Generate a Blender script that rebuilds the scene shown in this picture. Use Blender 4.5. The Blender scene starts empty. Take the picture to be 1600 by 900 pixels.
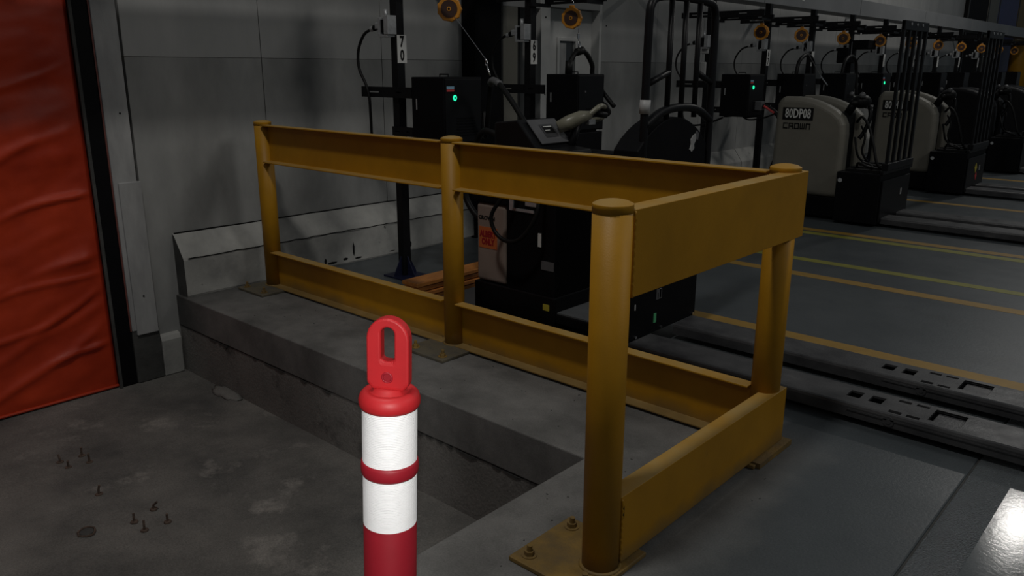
import bpy, bmesh, math, random
from mathutils import Vector, Matrix, noise
random.seed(7)
C = bpy.context.scene.collection
SC = bpy.context.scene
PI = math.pi

# ------------------------------------------------------------------ camera
F_PX = 1244.0
yaw, pitch, roll = 2.3071, 0.2704, -0.0028
cy, sy, cp, sp = math.cos(yaw), math.sin(yaw), math.cos(pitch), math.sin(pitch)
fw = Vector((cy*cp, sy*cp, -sp)); rt = Vector((sy, -cy, 0)); dn = fw.cross(rt)
cr, sr = math.cos(roll), math.sin(roll)
r2 = cr*rt + sr*dn; d2 = -sr*rt + cr*dn
cam_d = bpy.data.cameras.new('camera'); cam_d.sensor_width = 36; cam_d.lens = 36*F_PX/1600
cam_d.clip_end = 200; cam_d.clip_start = .05
cam = bpy.data.objects.new('camera', cam_d); C.objects.link(cam)
cam.matrix_world = Matrix(((r2.x, -d2.x, -fw.x, 0), (r2.y, -d2.y, -fw.y, 0), (r2.z, -d2.z, -fw.z, 1.45), (0, 0, 0, 1)))
SC.camera = cam

# ------------------------------------------------------------------ light
w = bpy.data.worlds.new('hall'); SC.world = w; w.use_nodes = True
bg = w.node_tree.nodes['Background']; bg.inputs[0].default_value = (.80, .92, 1.0, 1); bg.inputs[1].default_value = .06
def area(name, loc, size, power, col=(1, .97, .92), target=None, shape='DISK'):
    l = bpy.data.lights.new(name, 'AREA'); l.shape = shape; l.size = size; l.energy = power; l.color = col
    o = bpy.data.objects.new(name, l); C.objects.link(o); o.location = loc
    if target is not None:
        o.rotation_euler = (Vector(target)-Vector(loc)).to_track_quat('-Z', 'Y').to_euler()
    return o
area('high_bay_light', (-1.68, 14.6, 6.0), .45, 80)
area('high_bay_light', (-1.6, .5, 6.2), .5, 85)
area('high_bay_light', (4.6, 6.2, 6.2), 2.4, 88, target=(-3, 5, 0))
area('high_bay_light', (2.5, -4.5, 6.2), 1.2, 14, target=(-3, 3, 0))
# added spot at the camera, narrowed to brighten the delineator and its bands
tl = bpy.data.lights.new('delineator_spot', 'SPOT'); tl.energy = 92; tl.color = (1, .98, .95); tl.spot_size = math.radians(38); tl.spot_blend = 1.0
tl.shadow_soft_size = .02
to = bpy.data.objects.new('delineator_spot', tl); C.objects.link(to); to.location = (0.02, -.02, 1.47)
to.rotation_euler = (Vector((-1.08, .85, .82))-to.location).to_track_quat('-Z', 'Y').to_euler(); to.scale = (.30, 1, 1)
SC.view_settings.view_transform = 'Standard'; SC.view_settings.look = 'None'
SC.view_settings.gamma = 1; SC.view_settings.use_curve_mapping = False
SC.view_settings.exposure = 0.0

# ------------------------------------------------------------------ materials
def mat(name, col, rough=.6, metal=0, var=.0, vscale=8, col2=None, bump=0, bscale=60, stretch=(1, 1, 1), spec=.5, emit=None, coat=0,
        dirt=None, dscale=3, dthr=.55, dsoft=.15, rvar=0, grain=0):
    m = bpy.data.materials.new(name); m.use_nodes = True; nt = m.node_tree; N = nt.nodes; L = nt.links
    b = N['Principled BSDF']; b.inputs['Roughness'].default_value = rough; b.inputs['Metallic'].default_value = metal
    b.inputs['Specular IOR Level'].default_value = spec; b.inputs['Coat Weight'].default_value = coat; b.inputs['Coat Roughness'].default_value = .12
    g = N.new('ShaderNodeNewGeometry'); mp = N.new('ShaderNodeMapping'); L.new(g.outputs['Position'], mp.inputs[0]); mp.inputs['Scale'].default_value = stretch
    def nz(s, det=6, r=.6):
        n = N.new('ShaderNodeTexNoise'); n.inputs['Scale'].default_value = s; n.inputs['Detail'].default_value = det; n.inputs['Roughness'].default_value = r
        L.new(mp.outputs[0], n.inputs['Vector']); return n
    n = nz(vscale)
    r = N.new('ShaderNodeValToRGB'); L.new(n.outputs[0], r.inputs[0])
    c2 = col2 if col2 else tuple(c*(1-var) for c in col); c1 = col if col2 else tuple(min(1, c*(1+var)) for c in col)
    r.color_ramp.elements[0].position = .32; r.color_ramp.elements[0].color = (*c2, 1)
    r.color_ramp.elements[1].position = .68; r.color_ramp.elements[1].color = (*c1, 1)
    out = r.outputs[0]
    if dirt:
        dnz = nz(dscale, 10, .68); rr = N.new('ShaderNodeMapRange'); L.new(dnz.outputs[0], rr.inputs[0])
        rr.inputs[1].default_value = dthr; rr.inputs[2].default_value = dthr+dsoft
        mx = N.new('ShaderNodeMix'); mx.data_type = 'RGBA'; L.new(rr.outputs[0], mx.inputs[0]); L.new(out, mx.inputs[6]); mx.inputs[7].default_value = (*dirt, 1)
        out = mx.outputs[2]
    if grain:
        gr = N.new('ShaderNodeMapRange'); L.new(nz(150, 3, .8).outputs[0], gr.inputs[0]); gr.inputs[1].default_value = .3; gr.inputs[2].default_value = .7; gr.inputs[3].default_value = 1-grain; gr.inputs[4].default_value = 1+grain
        gm = N.new('ShaderNodeVectorMath'); gm.operation = 'SCALE'; L.new(out, gm.inputs[0]); L.new(gr.outputs[0], gm.inputs['Scale']); out = gm.outputs[0]
    L.new(out, b.inputs['Base Color'])
    if rvar:
        rn = nz(vscale*1.7); ma = N.new('ShaderNodeMapRange'); L.new(rn.outputs[0], ma.inputs[0]); ma.inputs[1].default_value = .3; ma.inputs[2].default_value = .7
        ma.inputs[3].default_value = max(.02, rough-rvar); ma.inputs[4].default_value = rough+rvar; L.new(ma.outputs[0], b.inputs['Roughness'])
    if bump:
        bn = nz(bscale, 8); bp = N.new('ShaderNodeBump'); bp.inputs['Strength'].default_value = bump; bp.inputs['Distance'].default_value = .004
        L.new(bn.outputs[0], bp.inputs['Height']); L.new(bp.outputs[0], b.inputs['Normal'])
    if emit:
        b.inputs['Emission Color'].default_value = (*emit[0], 1); b.inputs['Emission Strength'].default_value = emit[1]
    return m
M = {}
M['yellow'] = mat('yellow_enamel', (.43, .207, .006), .5, var=.10, vscale=5, bump=.12, bscale=220, dirt=(.30, .16, .02), dscale=9, dthr=.66, dsoft=.12, spec=.35)
M['yellow_dirty'] = mat('dirty_yellow_enamel', (.24, .145, .03), .6, var=.2, vscale=18, bump=.5, bscale=160, dirt=(.15, .10, .04), dscale=7, dthr=.40, dsoft=.25)
M['plate_grey'] = mat('dusty_steel_plate', (.13, .11, .07), .75, vscale=14, col2=(.085, .08, .065), bump=.5, bscale=90, dirt=(.2, .15, .05), dscale=10, dthr=.62, dsoft=.1)
M['concrete'] = mat('old_concrete', (.215, .205, .19), .82, vscale=2.6, col2=(.145, .14, .13), bump=.8, bscale=55, dirt=(.075, .072, .068), dscale=3.2, dthr=.57, dsoft=.12, spec=.25, grain=.25)
M['dock_concrete'] = mat('stained_dock_concrete', (.185, .175, .16), .74, vscale=1.9, col2=(.075, .074, .071), bump=.8, bscale=40, dirt=(.30, .28, .255), dscale=2.6, dthr=.56, dsoft=.16, spec=.3, grain=.3)
M['wall'] = mat('coated_wall_panel', (.43, .43, .42), .5, vscale=2.6, col2=(.34, .343, .338), bump=.12, bscale=30, stretch=(1, 1, .35), spec=.3)
M['wall_low'] = mat('darker_wall_panel', (.365, .365, .355), .55, vscale=2.6, col2=(.225, .228, .222), bump=.2, bscale=30, stretch=(1, 1, .45), spec=.3)  # darker and more mottled than the upper wall panels
M['white_trim'] = mat('scuffed_white_trim', (.42, .42, .415), .5, vscale=6, col2=(.25, .25, .25), bump=.2, bscale=50, stretch=(1, 1, .3))
M['curb'] = mat('chipped_white_paint', (.43, .425, .40), .7, vscale=2.8, col2=(.23, .23, .22), bump=.5, bscale=40, dirt=(.05, .05, .048), dscale=5, dthr=.66, dsoft=.05)
M['curb_side'] = mat('worn_dark_concrete', (.055, .055, .052), .8, var=.3, bump=.6)
M['black'] = mat('black_powder_coat', (.006, .006, .007), .42, var=.2, bump=.06, bscale=150, spec=.22)
M['black_box'] = mat('matt_black_steel', (.004, .004, .005), .6, var=.2, spec=.12)
M['rubber'] = mat('black_rubber', (.007, .007, .007), .5, spec=.22)
M['navy'] = mat('dark_blue_paint', (.010, .012, .035), .45, var=.2, spec=.3)
M['steel'] = mat('galvanised_steel', (.42, .43, .44), .45, .5, var=.15, vscale=30)
M['chrome'] = mat('bright_steel', (.8, .8, .82), .2, 1)
M['rust'] = mat('rusty_steel', (.09, .06, .045), .8, var=.4, vscale=60, bump=.5)
M['cream'] = mat('cream_truck_paint', (.195, .182, .15), .5, vscale=3, col2=(.155, .147, .122), bump=.05, dirt=(.13, .12, .10), dscale=14, dthr=.72, dsoft=.05)
M['tan'] = mat('beige_truck_paint', (.255, .20, .17), .45, var=.08, bump=.05)
M['fork'] = mat('worn_fork_paint', (.075, .075, .077), .42, vscale=5, col2=(.030, .030, .033), bump=.25, bscale=90, dirt=(.13, .125, .12), dscale=5, dthr=.6, dsoft=.2, rvar=.1)
M['mat'] = mat('grey_rubber_mat', (.10, .105, .11), .6, var=.15, bump=.4)
M['dkgrey'] = mat('dark_grey_plastic', (.10, .10, .105), .5, var=.1)
M['grip'] = mat('olive_handle_plastic', (.21, .20, .15), .35, var=.15)
M['beam'] = mat('grey_duct_metal', (.27, .275, .28), .45, vscale=1.2, col2=(.20, .205, .21), stretch=(1, 1, 1))
M['orange_reel'] = mat('orange_reel_plastic', (.62, .25, .02), .4, var=.08)
M['reel_face'] = mat('dark_reel_face', (.05, .02, .012), .5)
M['white'] = mat('white_print', (.62, .62, .60), .5, var=.05)
M['ink'] = mat('black_print', (.008, .008, .008), .7, spec=.15)
M['orange_sticker'] = mat('orange_sticker', (.52, .13, .035), .5)
M['red_sticker'] = mat('red_sticker', (.60, .06, .06), .5)
M['cyan'] = mat('pale_blue_print', (.25, .45, .6), .5)
M['green'] = mat('lit_green_ring', (.0, .5, .3), .5, emit=((.02, 1, .45), 1.3))
M['green_print'] = mat('green_print', (.1, .45, .2), .5)
M['yellow_print'] = mat('yellow_print', (.55, .45, .05), .5)
M['red_plastic'] = mat('red_polyethylene', (.46, .016, .020), .5, var=.06, vscale=20, bump=.05, spec=.4)
M['red_tube'] = mat('dull_red_polyethylene', (.30, .010, .020), .5, var=.06, vscale=20, bump=.05, spec=.4)
M['maroon'] = mat('maroon_plastic', (.28, .008, .016), .5)
M['lane'] = mat('yellow_floor_paint', (.34, .20, .035), .5, vscale=8, col2=(.28, .165, .03), dirt=(.15, .13, .07), dscale=22, dthr=.66, dsoft=.08)
M['lane_green'] = mat('lime_floor_paint', (.25, .24, .035), .5, vscale=8, col2=(.20, .19, .03), dirt=(.14, .13, .07), dscale=22, dthr=.66, dsoft=.08)
M['board'] = mat('varnished_board', (.62, .25, .06), .4, vscale=7, col2=(.42, .15, .035), stretch=(6, 1, 6), bump=.1)
M['door_paint'] = mat('white_door_paint', (.62, .62, .60), .5, vscale=3, col2=(.5, .5, .49))
M['glass'] = mat('dark_window_glass', (.05, .055, .06), .12)
M['blue'] = mat('blue_door_paint', (.03, .04, .16), .5, var=.1)
M['beige'] = mat('beige_column_paint', (.20, .19, .16), .6, vscale=3, col2=(.17, .165, .14), stretch=(1, 1, .25))
M['recess'] = mat('dark_steel_panel', (.05, .052, .052), .6, var=.2)  # plain dark grey, also used for the backing and edge strips

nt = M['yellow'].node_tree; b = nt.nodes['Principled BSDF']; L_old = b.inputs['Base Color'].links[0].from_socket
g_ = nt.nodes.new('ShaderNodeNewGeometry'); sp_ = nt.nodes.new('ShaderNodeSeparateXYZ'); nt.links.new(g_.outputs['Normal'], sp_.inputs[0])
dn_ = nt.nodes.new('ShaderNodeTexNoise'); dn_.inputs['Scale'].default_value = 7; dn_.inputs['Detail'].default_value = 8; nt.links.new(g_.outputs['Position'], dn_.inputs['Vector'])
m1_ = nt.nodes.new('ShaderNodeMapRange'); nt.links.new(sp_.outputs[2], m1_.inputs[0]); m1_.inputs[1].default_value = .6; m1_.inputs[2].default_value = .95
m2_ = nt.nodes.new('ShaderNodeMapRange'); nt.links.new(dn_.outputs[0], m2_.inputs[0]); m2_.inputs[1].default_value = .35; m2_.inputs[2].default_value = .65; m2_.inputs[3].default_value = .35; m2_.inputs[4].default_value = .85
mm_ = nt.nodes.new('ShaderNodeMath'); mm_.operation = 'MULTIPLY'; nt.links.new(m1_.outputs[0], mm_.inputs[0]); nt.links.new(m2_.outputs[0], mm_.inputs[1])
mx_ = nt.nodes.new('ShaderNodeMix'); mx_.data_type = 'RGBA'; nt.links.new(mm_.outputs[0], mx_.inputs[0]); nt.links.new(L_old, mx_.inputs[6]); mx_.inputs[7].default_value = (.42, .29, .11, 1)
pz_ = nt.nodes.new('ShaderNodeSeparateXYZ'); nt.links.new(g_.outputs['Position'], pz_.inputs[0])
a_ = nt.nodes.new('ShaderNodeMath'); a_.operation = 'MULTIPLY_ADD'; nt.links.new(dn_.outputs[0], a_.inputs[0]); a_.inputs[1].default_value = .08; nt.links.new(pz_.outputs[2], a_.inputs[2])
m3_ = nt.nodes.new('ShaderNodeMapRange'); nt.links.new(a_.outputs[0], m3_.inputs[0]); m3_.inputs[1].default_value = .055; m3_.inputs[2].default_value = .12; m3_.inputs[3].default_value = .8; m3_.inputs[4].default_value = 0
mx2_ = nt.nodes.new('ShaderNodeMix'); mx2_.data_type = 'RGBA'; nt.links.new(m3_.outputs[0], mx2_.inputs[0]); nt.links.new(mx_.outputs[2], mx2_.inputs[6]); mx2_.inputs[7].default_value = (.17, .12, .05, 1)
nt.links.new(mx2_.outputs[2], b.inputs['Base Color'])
# reflective sheeting: white prismatic tape with a fine vertical ribbing
M['tape'] = mat('white_reflective_sheeting', (.99, .99, .99), .5, spec=.5)
# curtain
m = M['vinyl'] = mat('orange_vinyl', (.56, .050, .013), .45, vscale=2.6, col2=(.36, .028, .008), bump=.25, bscale=16, stretch=(1, 1, 1), spec=.3)
# the coated floor: bare concrete by the pit, blue grey epoxy elsewhere
def floor_mat(name, strip=False, gloss=False):
    m = bpy.data.materials.new(name); m.use_nodes = True; nt = m.node_tree; N = nt.nodes; L = nt.links; b = N['Principled BSDF']
    g = N.new('ShaderNodeNewGeometry')
    def nz(s, det=7, r=.6):
        n = N.new('ShaderNodeTexNoise'); n.inputs['Scale'].default_value = s; n.inputs['Detail'].default_value = det; n.inputs['Roughness'].default_value = r
        L.new(g.outputs['Position'], n.inputs['Vector']); return n
    def ramp(src, p0, c0, p1, c1):
        r = N.new('ShaderNodeValToRGB'); L.new(src, r.inputs[0]); e = r.color_ramp.elements
        e[0].position = p0; e[0].color = (*c0, 1); e[1].position = p1; e[1].color = (*c1, 1); return r.outputs[0]
    ep = ramp(nz(1.3).outputs[0], .3, (.050, .059, .065), .7, (.080, .090, .096)) if not (strip or gloss) else ramp(nz(1.3).outputs[0], .3, (.080, .090, .096), .7, (.115, .127, .134))
    co = ramp(nz(3.0, 9, .65).outputs[0], .3, (.085, .084, .080), .68, (.20, .195, .185))
    sx = N.new('ShaderNodeSeparateXYZ'); L.new(g.outputs['Position'], sx.inputs[0])
    # concrete where x < -1.0 and y < 2.95
    wob = nz(2.5, 4)
    a1 = N.new('ShaderNodeMath'); a1.operation = 'MULTIPLY_ADD'; L.new(wob.outputs[0], a1.inputs[0]); a1.inputs[1].default_value = .35; L.new(sx.outputs[0], a1.inputs[2])
    f1 = N.new('ShaderNodeMapRange'); L.new(a1.outputs[0], f1.inputs[0]); f1.inputs[1].default_value = -1.05; f1.inputs[2].default_value = -.75; f1.inputs[3].default_value = 1; f1.inputs[4].default_value = 0
    a2 = N.new('ShaderNodeMath'); a2.operation = 'MULTIPLY_ADD'; L.new(wob.outputs[0], a2.inputs[0]); a2.inputs[1].default_value = .2; L.new(sx.outputs[1], a2.inputs[2])
    f2 = N.new('ShaderNodeMapRange'); L.new(a2.outputs[0], f2.inputs[0]); f2.inputs[1].default_value = 2.95; f2.inputs[2].default_value = 3.15; f2.inputs[3].default_value = 1; f2.inputs[4].default_value = 0
    mu = N.new('ShaderNodeMath'); mu.operation = 'MULTIPLY'; L.new(f1.outputs[0], mu.inputs[0]); L.new(f2.outputs[0], mu.inputs[1])
    mx = N.new('ShaderNodeMix'); mx.data_type = 'RGBA'; L.new(mu.outputs[0], mx.inputs[0]); L.new(ep, mx.inputs[6]); L.new(co, mx.inputs[7])
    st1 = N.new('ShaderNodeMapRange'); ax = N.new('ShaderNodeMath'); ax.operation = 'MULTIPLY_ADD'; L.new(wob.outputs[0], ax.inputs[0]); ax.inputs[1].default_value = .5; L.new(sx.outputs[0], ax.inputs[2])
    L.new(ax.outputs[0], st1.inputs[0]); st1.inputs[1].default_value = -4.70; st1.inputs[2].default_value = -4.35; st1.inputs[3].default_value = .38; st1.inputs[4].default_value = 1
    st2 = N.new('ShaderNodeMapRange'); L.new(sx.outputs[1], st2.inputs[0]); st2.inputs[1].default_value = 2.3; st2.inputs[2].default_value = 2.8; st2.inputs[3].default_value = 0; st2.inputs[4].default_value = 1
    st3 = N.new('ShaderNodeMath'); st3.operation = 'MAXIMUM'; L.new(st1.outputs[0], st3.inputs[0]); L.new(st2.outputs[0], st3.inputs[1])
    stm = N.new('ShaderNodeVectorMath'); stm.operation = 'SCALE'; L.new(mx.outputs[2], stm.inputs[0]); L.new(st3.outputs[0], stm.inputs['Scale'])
    # fine grain of the concrete surface
    gr = N.new('ShaderNodeMapRange'); L.new(nz(160, 3, .8).outputs[0], gr.inputs[0]); gr.inputs[1].default_value = .3; gr.inputs[2].default_value = .7; gr.inputs[3].default_value = .78; gr.inputs[4].default_value = 1.22
    gm = N.new('ShaderNodeVectorMath'); gm.operation = 'SCALE'; L.new(stm.outputs[0], gm.inputs[0]); L.new(gr.outputs[0], gm.inputs['Scale'])
    # dark smudges
    sm = N.new('ShaderNodeMapRange'); L.new(nz(2.2, 9, .7).outputs[0], sm.inputs[0]); sm.inputs[1].default_value = .56; sm.inputs[2].default_value = .72; sm.inputs[3].default_value = 0; sm.inputs[4].default_value = .6
    m2 = N.new('ShaderNodeMix'); m2.data_type = 'RGBA'; L.new(sm.outputs[0], m2.inputs[0]); L.new(gm.outputs[0], m2.inputs[6]); m2.inputs[7].default_value = (.06, .062, .062, 1)
    L.new(m2.outputs[2], b.inputs['Base Color'])
    rg = N.new('ShaderNodeMapRange'); L.new(mu.outputs[0], rg.inputs[0]); rg.inputs[3].default_value = .30; rg.inputs[4].default_value = .8
    rn = N.new('ShaderNodeMath'); rn.operation = 'MULTIPLY_ADD'; L.new(nz(5).outputs[0], rn.inputs[0]); rn.inputs[1].default_value = .16; L.new(rg.outputs[0], rn.inputs[2])
    L.new(rn.outputs[0], b.inputs['Roughness']); b.inputs['Specular IOR Level'].default_value = .5
    bp = N.new('ShaderNodeBump'); bp.inputs['Distance'].default_value = .004
    if strip:
        v = N.new('ShaderNodeTexNoise'); v.inputs['Scale'].default_value = 150; v.inputs['Detail'].default_value = 3; L.new(g.outputs['Position'], v.inputs['Vector'])
        bp.inputs['Strength'].default_value = .9; bp.inputs['Distance'].default_value = .006
        L.new(v.outputs[0], bp.inputs['Height']); L.remove(b.inputs['Roughness'].links[0]); b.inputs['Roughness'].default_value = .13
        b.inputs['Specular IOR Level'].default_value = 1.0
    elif gloss:
        L.remove(b.inputs['Roughness'].links[0]); b.inputs['Roughness'].default_value = .11; b.inputs['Specular IOR Level'].default_value = .16; bp.inputs['Strength'].default_value = .06; L.new(nz(60).outputs[0], bp.inputs['Height'])
    else:
        bp.inputs['Strength'].default_value = .18; L.new(nz(70).outputs[0], bp.inputs['Height'])
    L.new(bp.outputs[0], b.inputs['Normal'])
    return m
M['floor'] = floor_mat('epoxy_and_concrete_floor'); M['strip'] = floor_mat('wet_rough_floor_strip', True); M['floor_gloss'] = floor_mat('polished_epoxy_floor', gloss=True)

# ------------------------------------------------------------------ mesh helpers
def link(name, bm, m, parent=None, smooth=False, bev=0, seg=2):
    me = bpy.data.meshes.new(name); bmesh.ops.recalc_face_normals(bm, faces=bm.faces); bm.to_mesh(me); bm.free()
    o = bpy.data.objects.new(name, me); C.objects.link(o)
    for mm in (m if isinstance(m, (list, tuple)) else [m]): me.materials.append(mm)
    if smooth:
        for p in me.polygons: p.use_smooth = True
    if bev:
        b = o.modifiers.new('bevel', 'BEVEL'); b.width = bev; b.segments = seg; b.limit_method = 'ANGLE'; b.angle_limit = .6
    if parent: o.parent = parent
    return o
def thing(name, label, cat, loc=(0, 0, 0), rz=0, group=None):
    o = bpy.data.objects.new(name, None); C.objects.link(o); o.empty_display_size = .05; o.location = loc; o.rotation_euler = (0, 0, rz)
    o['label'] = label; o['category'] = cat
    if group: o['group'] = group
    return o
def tag(o, label, cat, group=None):
    o['label'] = label; o['category'] = cat
    if group: o['group'] = group
    return o
def struct(o): o['kind'] = 'structure'; return o
def B(bm, x0, x1, y0, y1, z0, z1, rot=None, piv=None):
    v = [bm.verts.new((x, y, z)) for z in (z0, z1) for y in (y0, y1) for x in (x0, x1)]
    for f in ((0, 2, 3, 1), (4, 5, 7, 6), (0, 1, 5, 4), (2, 6, 7, 3), (0, 4, 6, 2), (1, 3, 7, 5)): bm.faces.new([v[i] for i in f])
    if rot is not None:
        p = Vector(piv) if piv else Vector(((x0+x1)/2, (y0+y1)/2, (z0+z1)/2))
        bmesh.ops.rotate(bm, verts=v, cent=p, matrix=rot)
    return v
def box(name, m, parent, *a, bev=0, **k):
    bm = bmesh.new(); B(bm, *a, **k); return link(name, bm, m, parent, bev=bev)
def prism(bm, pts, ax, a, b):
    """pts 2D polygon; ax = 'x','y','z' extrusion axis from a to b"""
    def P(p, t): return {'x': (t, p[0], p[1]), 'y': (p[0], t, p[1]), 'z': (p[0], p[1], t)}[ax]
    A = [bm.verts.new(P(p, a)) for p in pts]; D = [bm.verts.new(P(p, b)) for p in pts]; n = len(pts)
    bm.faces.new(A); bm.faces.new(D[::-1])
    for i in range(n): bm.faces.new((A[i], D[i], D[(i+1) % n], A[(i+1) % n]))
def tube(bm, pts, r, n=10, closed=False, smooth=True, rs=None):
    pts = [Vector(p) for p in pts]; k = len(pts); rings = []; up = None
    for i, p in enumerate(pts):
        if closed: t = (pts[(i+1) % k]-pts[i-1]).normalized()
        else: t = (pts[min(i+1, k-1)]-pts[max(i-1, 0)]).normalized()
        if up is None: up = t.orthogonal().normalized()
        else: up = (up - t*up.dot(t)).normalized()
        s = t.cross(up); rr = rs[i] if rs else r
        rings.append([bm.verts.new(p + rr*(math.cos(2*PI*j/n)*up + math.sin(2*PI*j/n)*s)) for j in range(n)])
    for i in range(k if closed else k-1):
        a, b = rings[i], rings[(i+1) % k]
        off = 0
        if closed and i == k-1:
            off = min(range(n), key=lambda q: sum((a[j].co-b[(j+q) % n].co).length for j in range(n)))
        for j in range(n): bm.faces.new((a[j], a[(j+1) % n], b[(j+1+off) % n], b[(j+off) % n]))
    if not closed: bm.faces.new(rings[0][::-1]); bm.faces.new(rings[-1])
def spline(ctrl, per=6, closed=False):
    ctrl = [Vector(c) for c in ctrl]; k = len(ctrl); out = []
    def G(i): return ctrl[i % k] if closed else ctrl[max(0, min(k-1, i))]
    for i in range(k if closed else k-1):
        a, b, c, d = G(i-1), G(i), G(i+1), G(i+2)
        for s in range(per):
            t = s/per
            out.append(.5*((2*b)+(c-a)*t+(2*a-5*b+4*c-d)*t*t+(3*b-a-3*c+d)*t*t*t))
    if not closed: out.append(ctrl[-1])
    return out
def lathe(bm, prof, n=32, c=(0, 0), z0=0, mat=None):
    """prof [(r,z)]"""
    rings = []
    for r, z in prof:
        if r < 1e-5: rings.append([bm.verts.new((c[0], c[1], z0+z))])
        else: rings.append([bm.verts.new((c[0]+r*math.cos(2*PI*j/n), c[1]+r*math.sin(2*PI*j/n), z0+z)) for j in range(n)])
    for a, b in zip(rings, rings[1:]):
        if len(a) == 1 and len(b) == 1: continue
        for j in range(n):
            q = (j+1) % n
            if len(a) == 1: bm.faces.new((a[0], b[q], b[j]))
            elif len(b) == 1: bm.faces.new((a[j], a[q], b[0]))
            else: bm.faces.new((a[j], a[q], b[q], b[j]))
    for ring, f in ((rings[0], 1), (rings[-1], 0)):
        if len(ring) > 1: bm.faces.new(ring[::-1] if f else ring)
def cable(name, ctrl, r, m, parent, per=6, n=8):
    bm = bmesh.new(); tube(bm, spline(ctrl, per), r, n); return link(name, bm, m, parent, smooth=True)
def text(name, s, size, loc, rot, m, parent, ex=.0008, sx=1.0, bold=0.0, spacing=1.0, align='CENTER', line=1.0):
    cu = bpy.data.curves.new(name, 'FONT'); cu.body = s; cu.size = size; cu.extrude = ex; cu.offset = bold; cu.align_x = align; cu.align_y = 'CENTER'
    cu.space_character = spacing; cu.space_line = line; cu.resolution_u = 2
    t = bpy.data.objects.new(name, cu); C.objects.link(t)
    dg = bpy.context.evaluated_depsgraph_get(); me = bpy.data.meshes.new_from_object(t.evaluated_get(dg))
    bpy.data.objects.remove(t); me.materials.clear(); me.materials.append(m)
    o = bpy.data.objects.new(name, me); C.objects.link(o); o.location = loc; o.rotation_euler = rot; o.scale = (sx, 1, 1); o.parent = parent
    return o
FACE_NEG_Y = (PI/2, 0, 0)          # print on a face that looks to -Y
FACE_POS_X = (PI/2, 0, PI/2)       # print on a face that looks to +X
def copy_tree(o, parent=None):
    c = o.copy(); C.objects.link(c)
    if parent: c.parent = parent
    for ch in list(o.children): copy_tree(ch, c)
    return c

# ------------------------------------------------------------------ the floors
ZP = -.52
fl = struct(bpy.data.objects.new('floor', None)); C.objects.link(fl)
L_ = [(-5.03, 2.25), (-1.66, 2.25), (-1.66, -6), (-.535, -6), (-.535, 40), (-5.03, 40)]
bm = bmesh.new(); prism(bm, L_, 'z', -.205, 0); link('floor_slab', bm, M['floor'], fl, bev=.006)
Lw = [(-5.03, 2.256), (-1.666, 2.256), (-1.666, -6), (-.54, -6), (-.54, 40), (-5.03, 40)]
bm = bmesh.new(); prism(bm, Lw, 'z', -.75, -.212); link('slab_footing', bm, M['concrete'], fl)
# ragged broken edge along the joint of the pit wall
bm = bmesh.new(); x = -4.7
while x < -1.75:
    L = random.uniform(.03, .16); h = random.uniform(.006, .022)
    if random.random() < .55: prism(bm, [(x, -.212+.001), (x+L*.3, -.212-h*.6), (x+L*.7, -.212-h), (x+L, -.212+.001)], 'y', 2.2515, 2.262)
    x += L*random.uniform(.8, 1.6)
o = link('spalled_joint_edge', bm, M['curb_side'], fl); o['kind'] = 'stuff'
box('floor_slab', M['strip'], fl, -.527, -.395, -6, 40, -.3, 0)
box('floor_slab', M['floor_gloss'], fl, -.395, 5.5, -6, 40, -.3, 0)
bm = bmesh.new(); B(bm, -.54, -.525, -6, 40, -.3, -.006); link('joint_filler', bm, M['curb_side'], fl)
# lane lines, thin paint films on the slab
def lane(x0, x1, ya0, yb0, ya1, yb1, m):
    bm = bmesh.new(); v = []
    for z in (0, .0012):
        v += [bm.verts.new(p) for p in ((x0, ya0, z), (x1, ya1, z), (x1, yb1, z), (x0, yb0, z))]
    for f in ((3, 2, 1, 0), (4, 5, 6, 7), (0, 1, 5, 4), (1, 2, 6, 5), (2, 3, 7, 6), (3, 0, 4, 7)): bm.faces.new([v[i] for i in f])
    return link('lane_line', bm, m, fl)
lane(-2.9, 3.5, 4.15, 4.26, 4.17, 4.28, M['lane'])
lane(-3.4, 3.5, 5.55, 5.66, 5.50, 5.61, M['lane'])
lane(-3.4, 3.5, 6.02, 6.12, 6.02, 6.12, M['lane_green'])
lane(-3.4, 3.5, 7.06, 7.17, 7.20, 7.31, M['lane_green'])
lane(-3.4, 3.5, 7.22, 7.33, 7.38, 7.49, M['lane'])
for y in (9.7, 12.4, 15.2): lane(-3.4, 3.5, y, y+.11, y, y+.11, M['lane'])
# dock pit floor
fp = bpy.data.objects.new('floor', None); struct(fp); C.objects.link(fp)
bm = bmesh.new(); n = 60
V = [[bm.verts.new((-5.6+4.0*i/n, -6+8.3*j/n, ZP + .006*noise.noise((i*.11, j*.17, 3))-.003)) for j in range(n+1)] for i in range(n+1)]
for i in range(n):
    for j in range(n): bm.faces.new((V[i][j], V[i+1][j], V[i+1][j+1], V[i][j+1]))
o = link('pit_slab', bm, M['dock_concrete'], fp, smooth=True)
box('pit_subslab', M['dock_concrete'], fp, -5.6, -1.6, -6, 2.3, ZP-.15, ZP-.03)
# a lump of spilt concrete in the corner
bm = bmesh.new(); bmesh.ops.create_icosphere(bm, subdivisions=3, radius=1)
for v in bm.verts:
    v.co = Vector((v.co.x*.15, v.co.y*.05, v.co.z*.025))*(1+.35*noise.noise(v.co*2.3)); v.co += Vector((-4.42, 2.22, ZP))
link('concrete_lump', bm, M['concrete'], fp, smooth=True)

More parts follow.
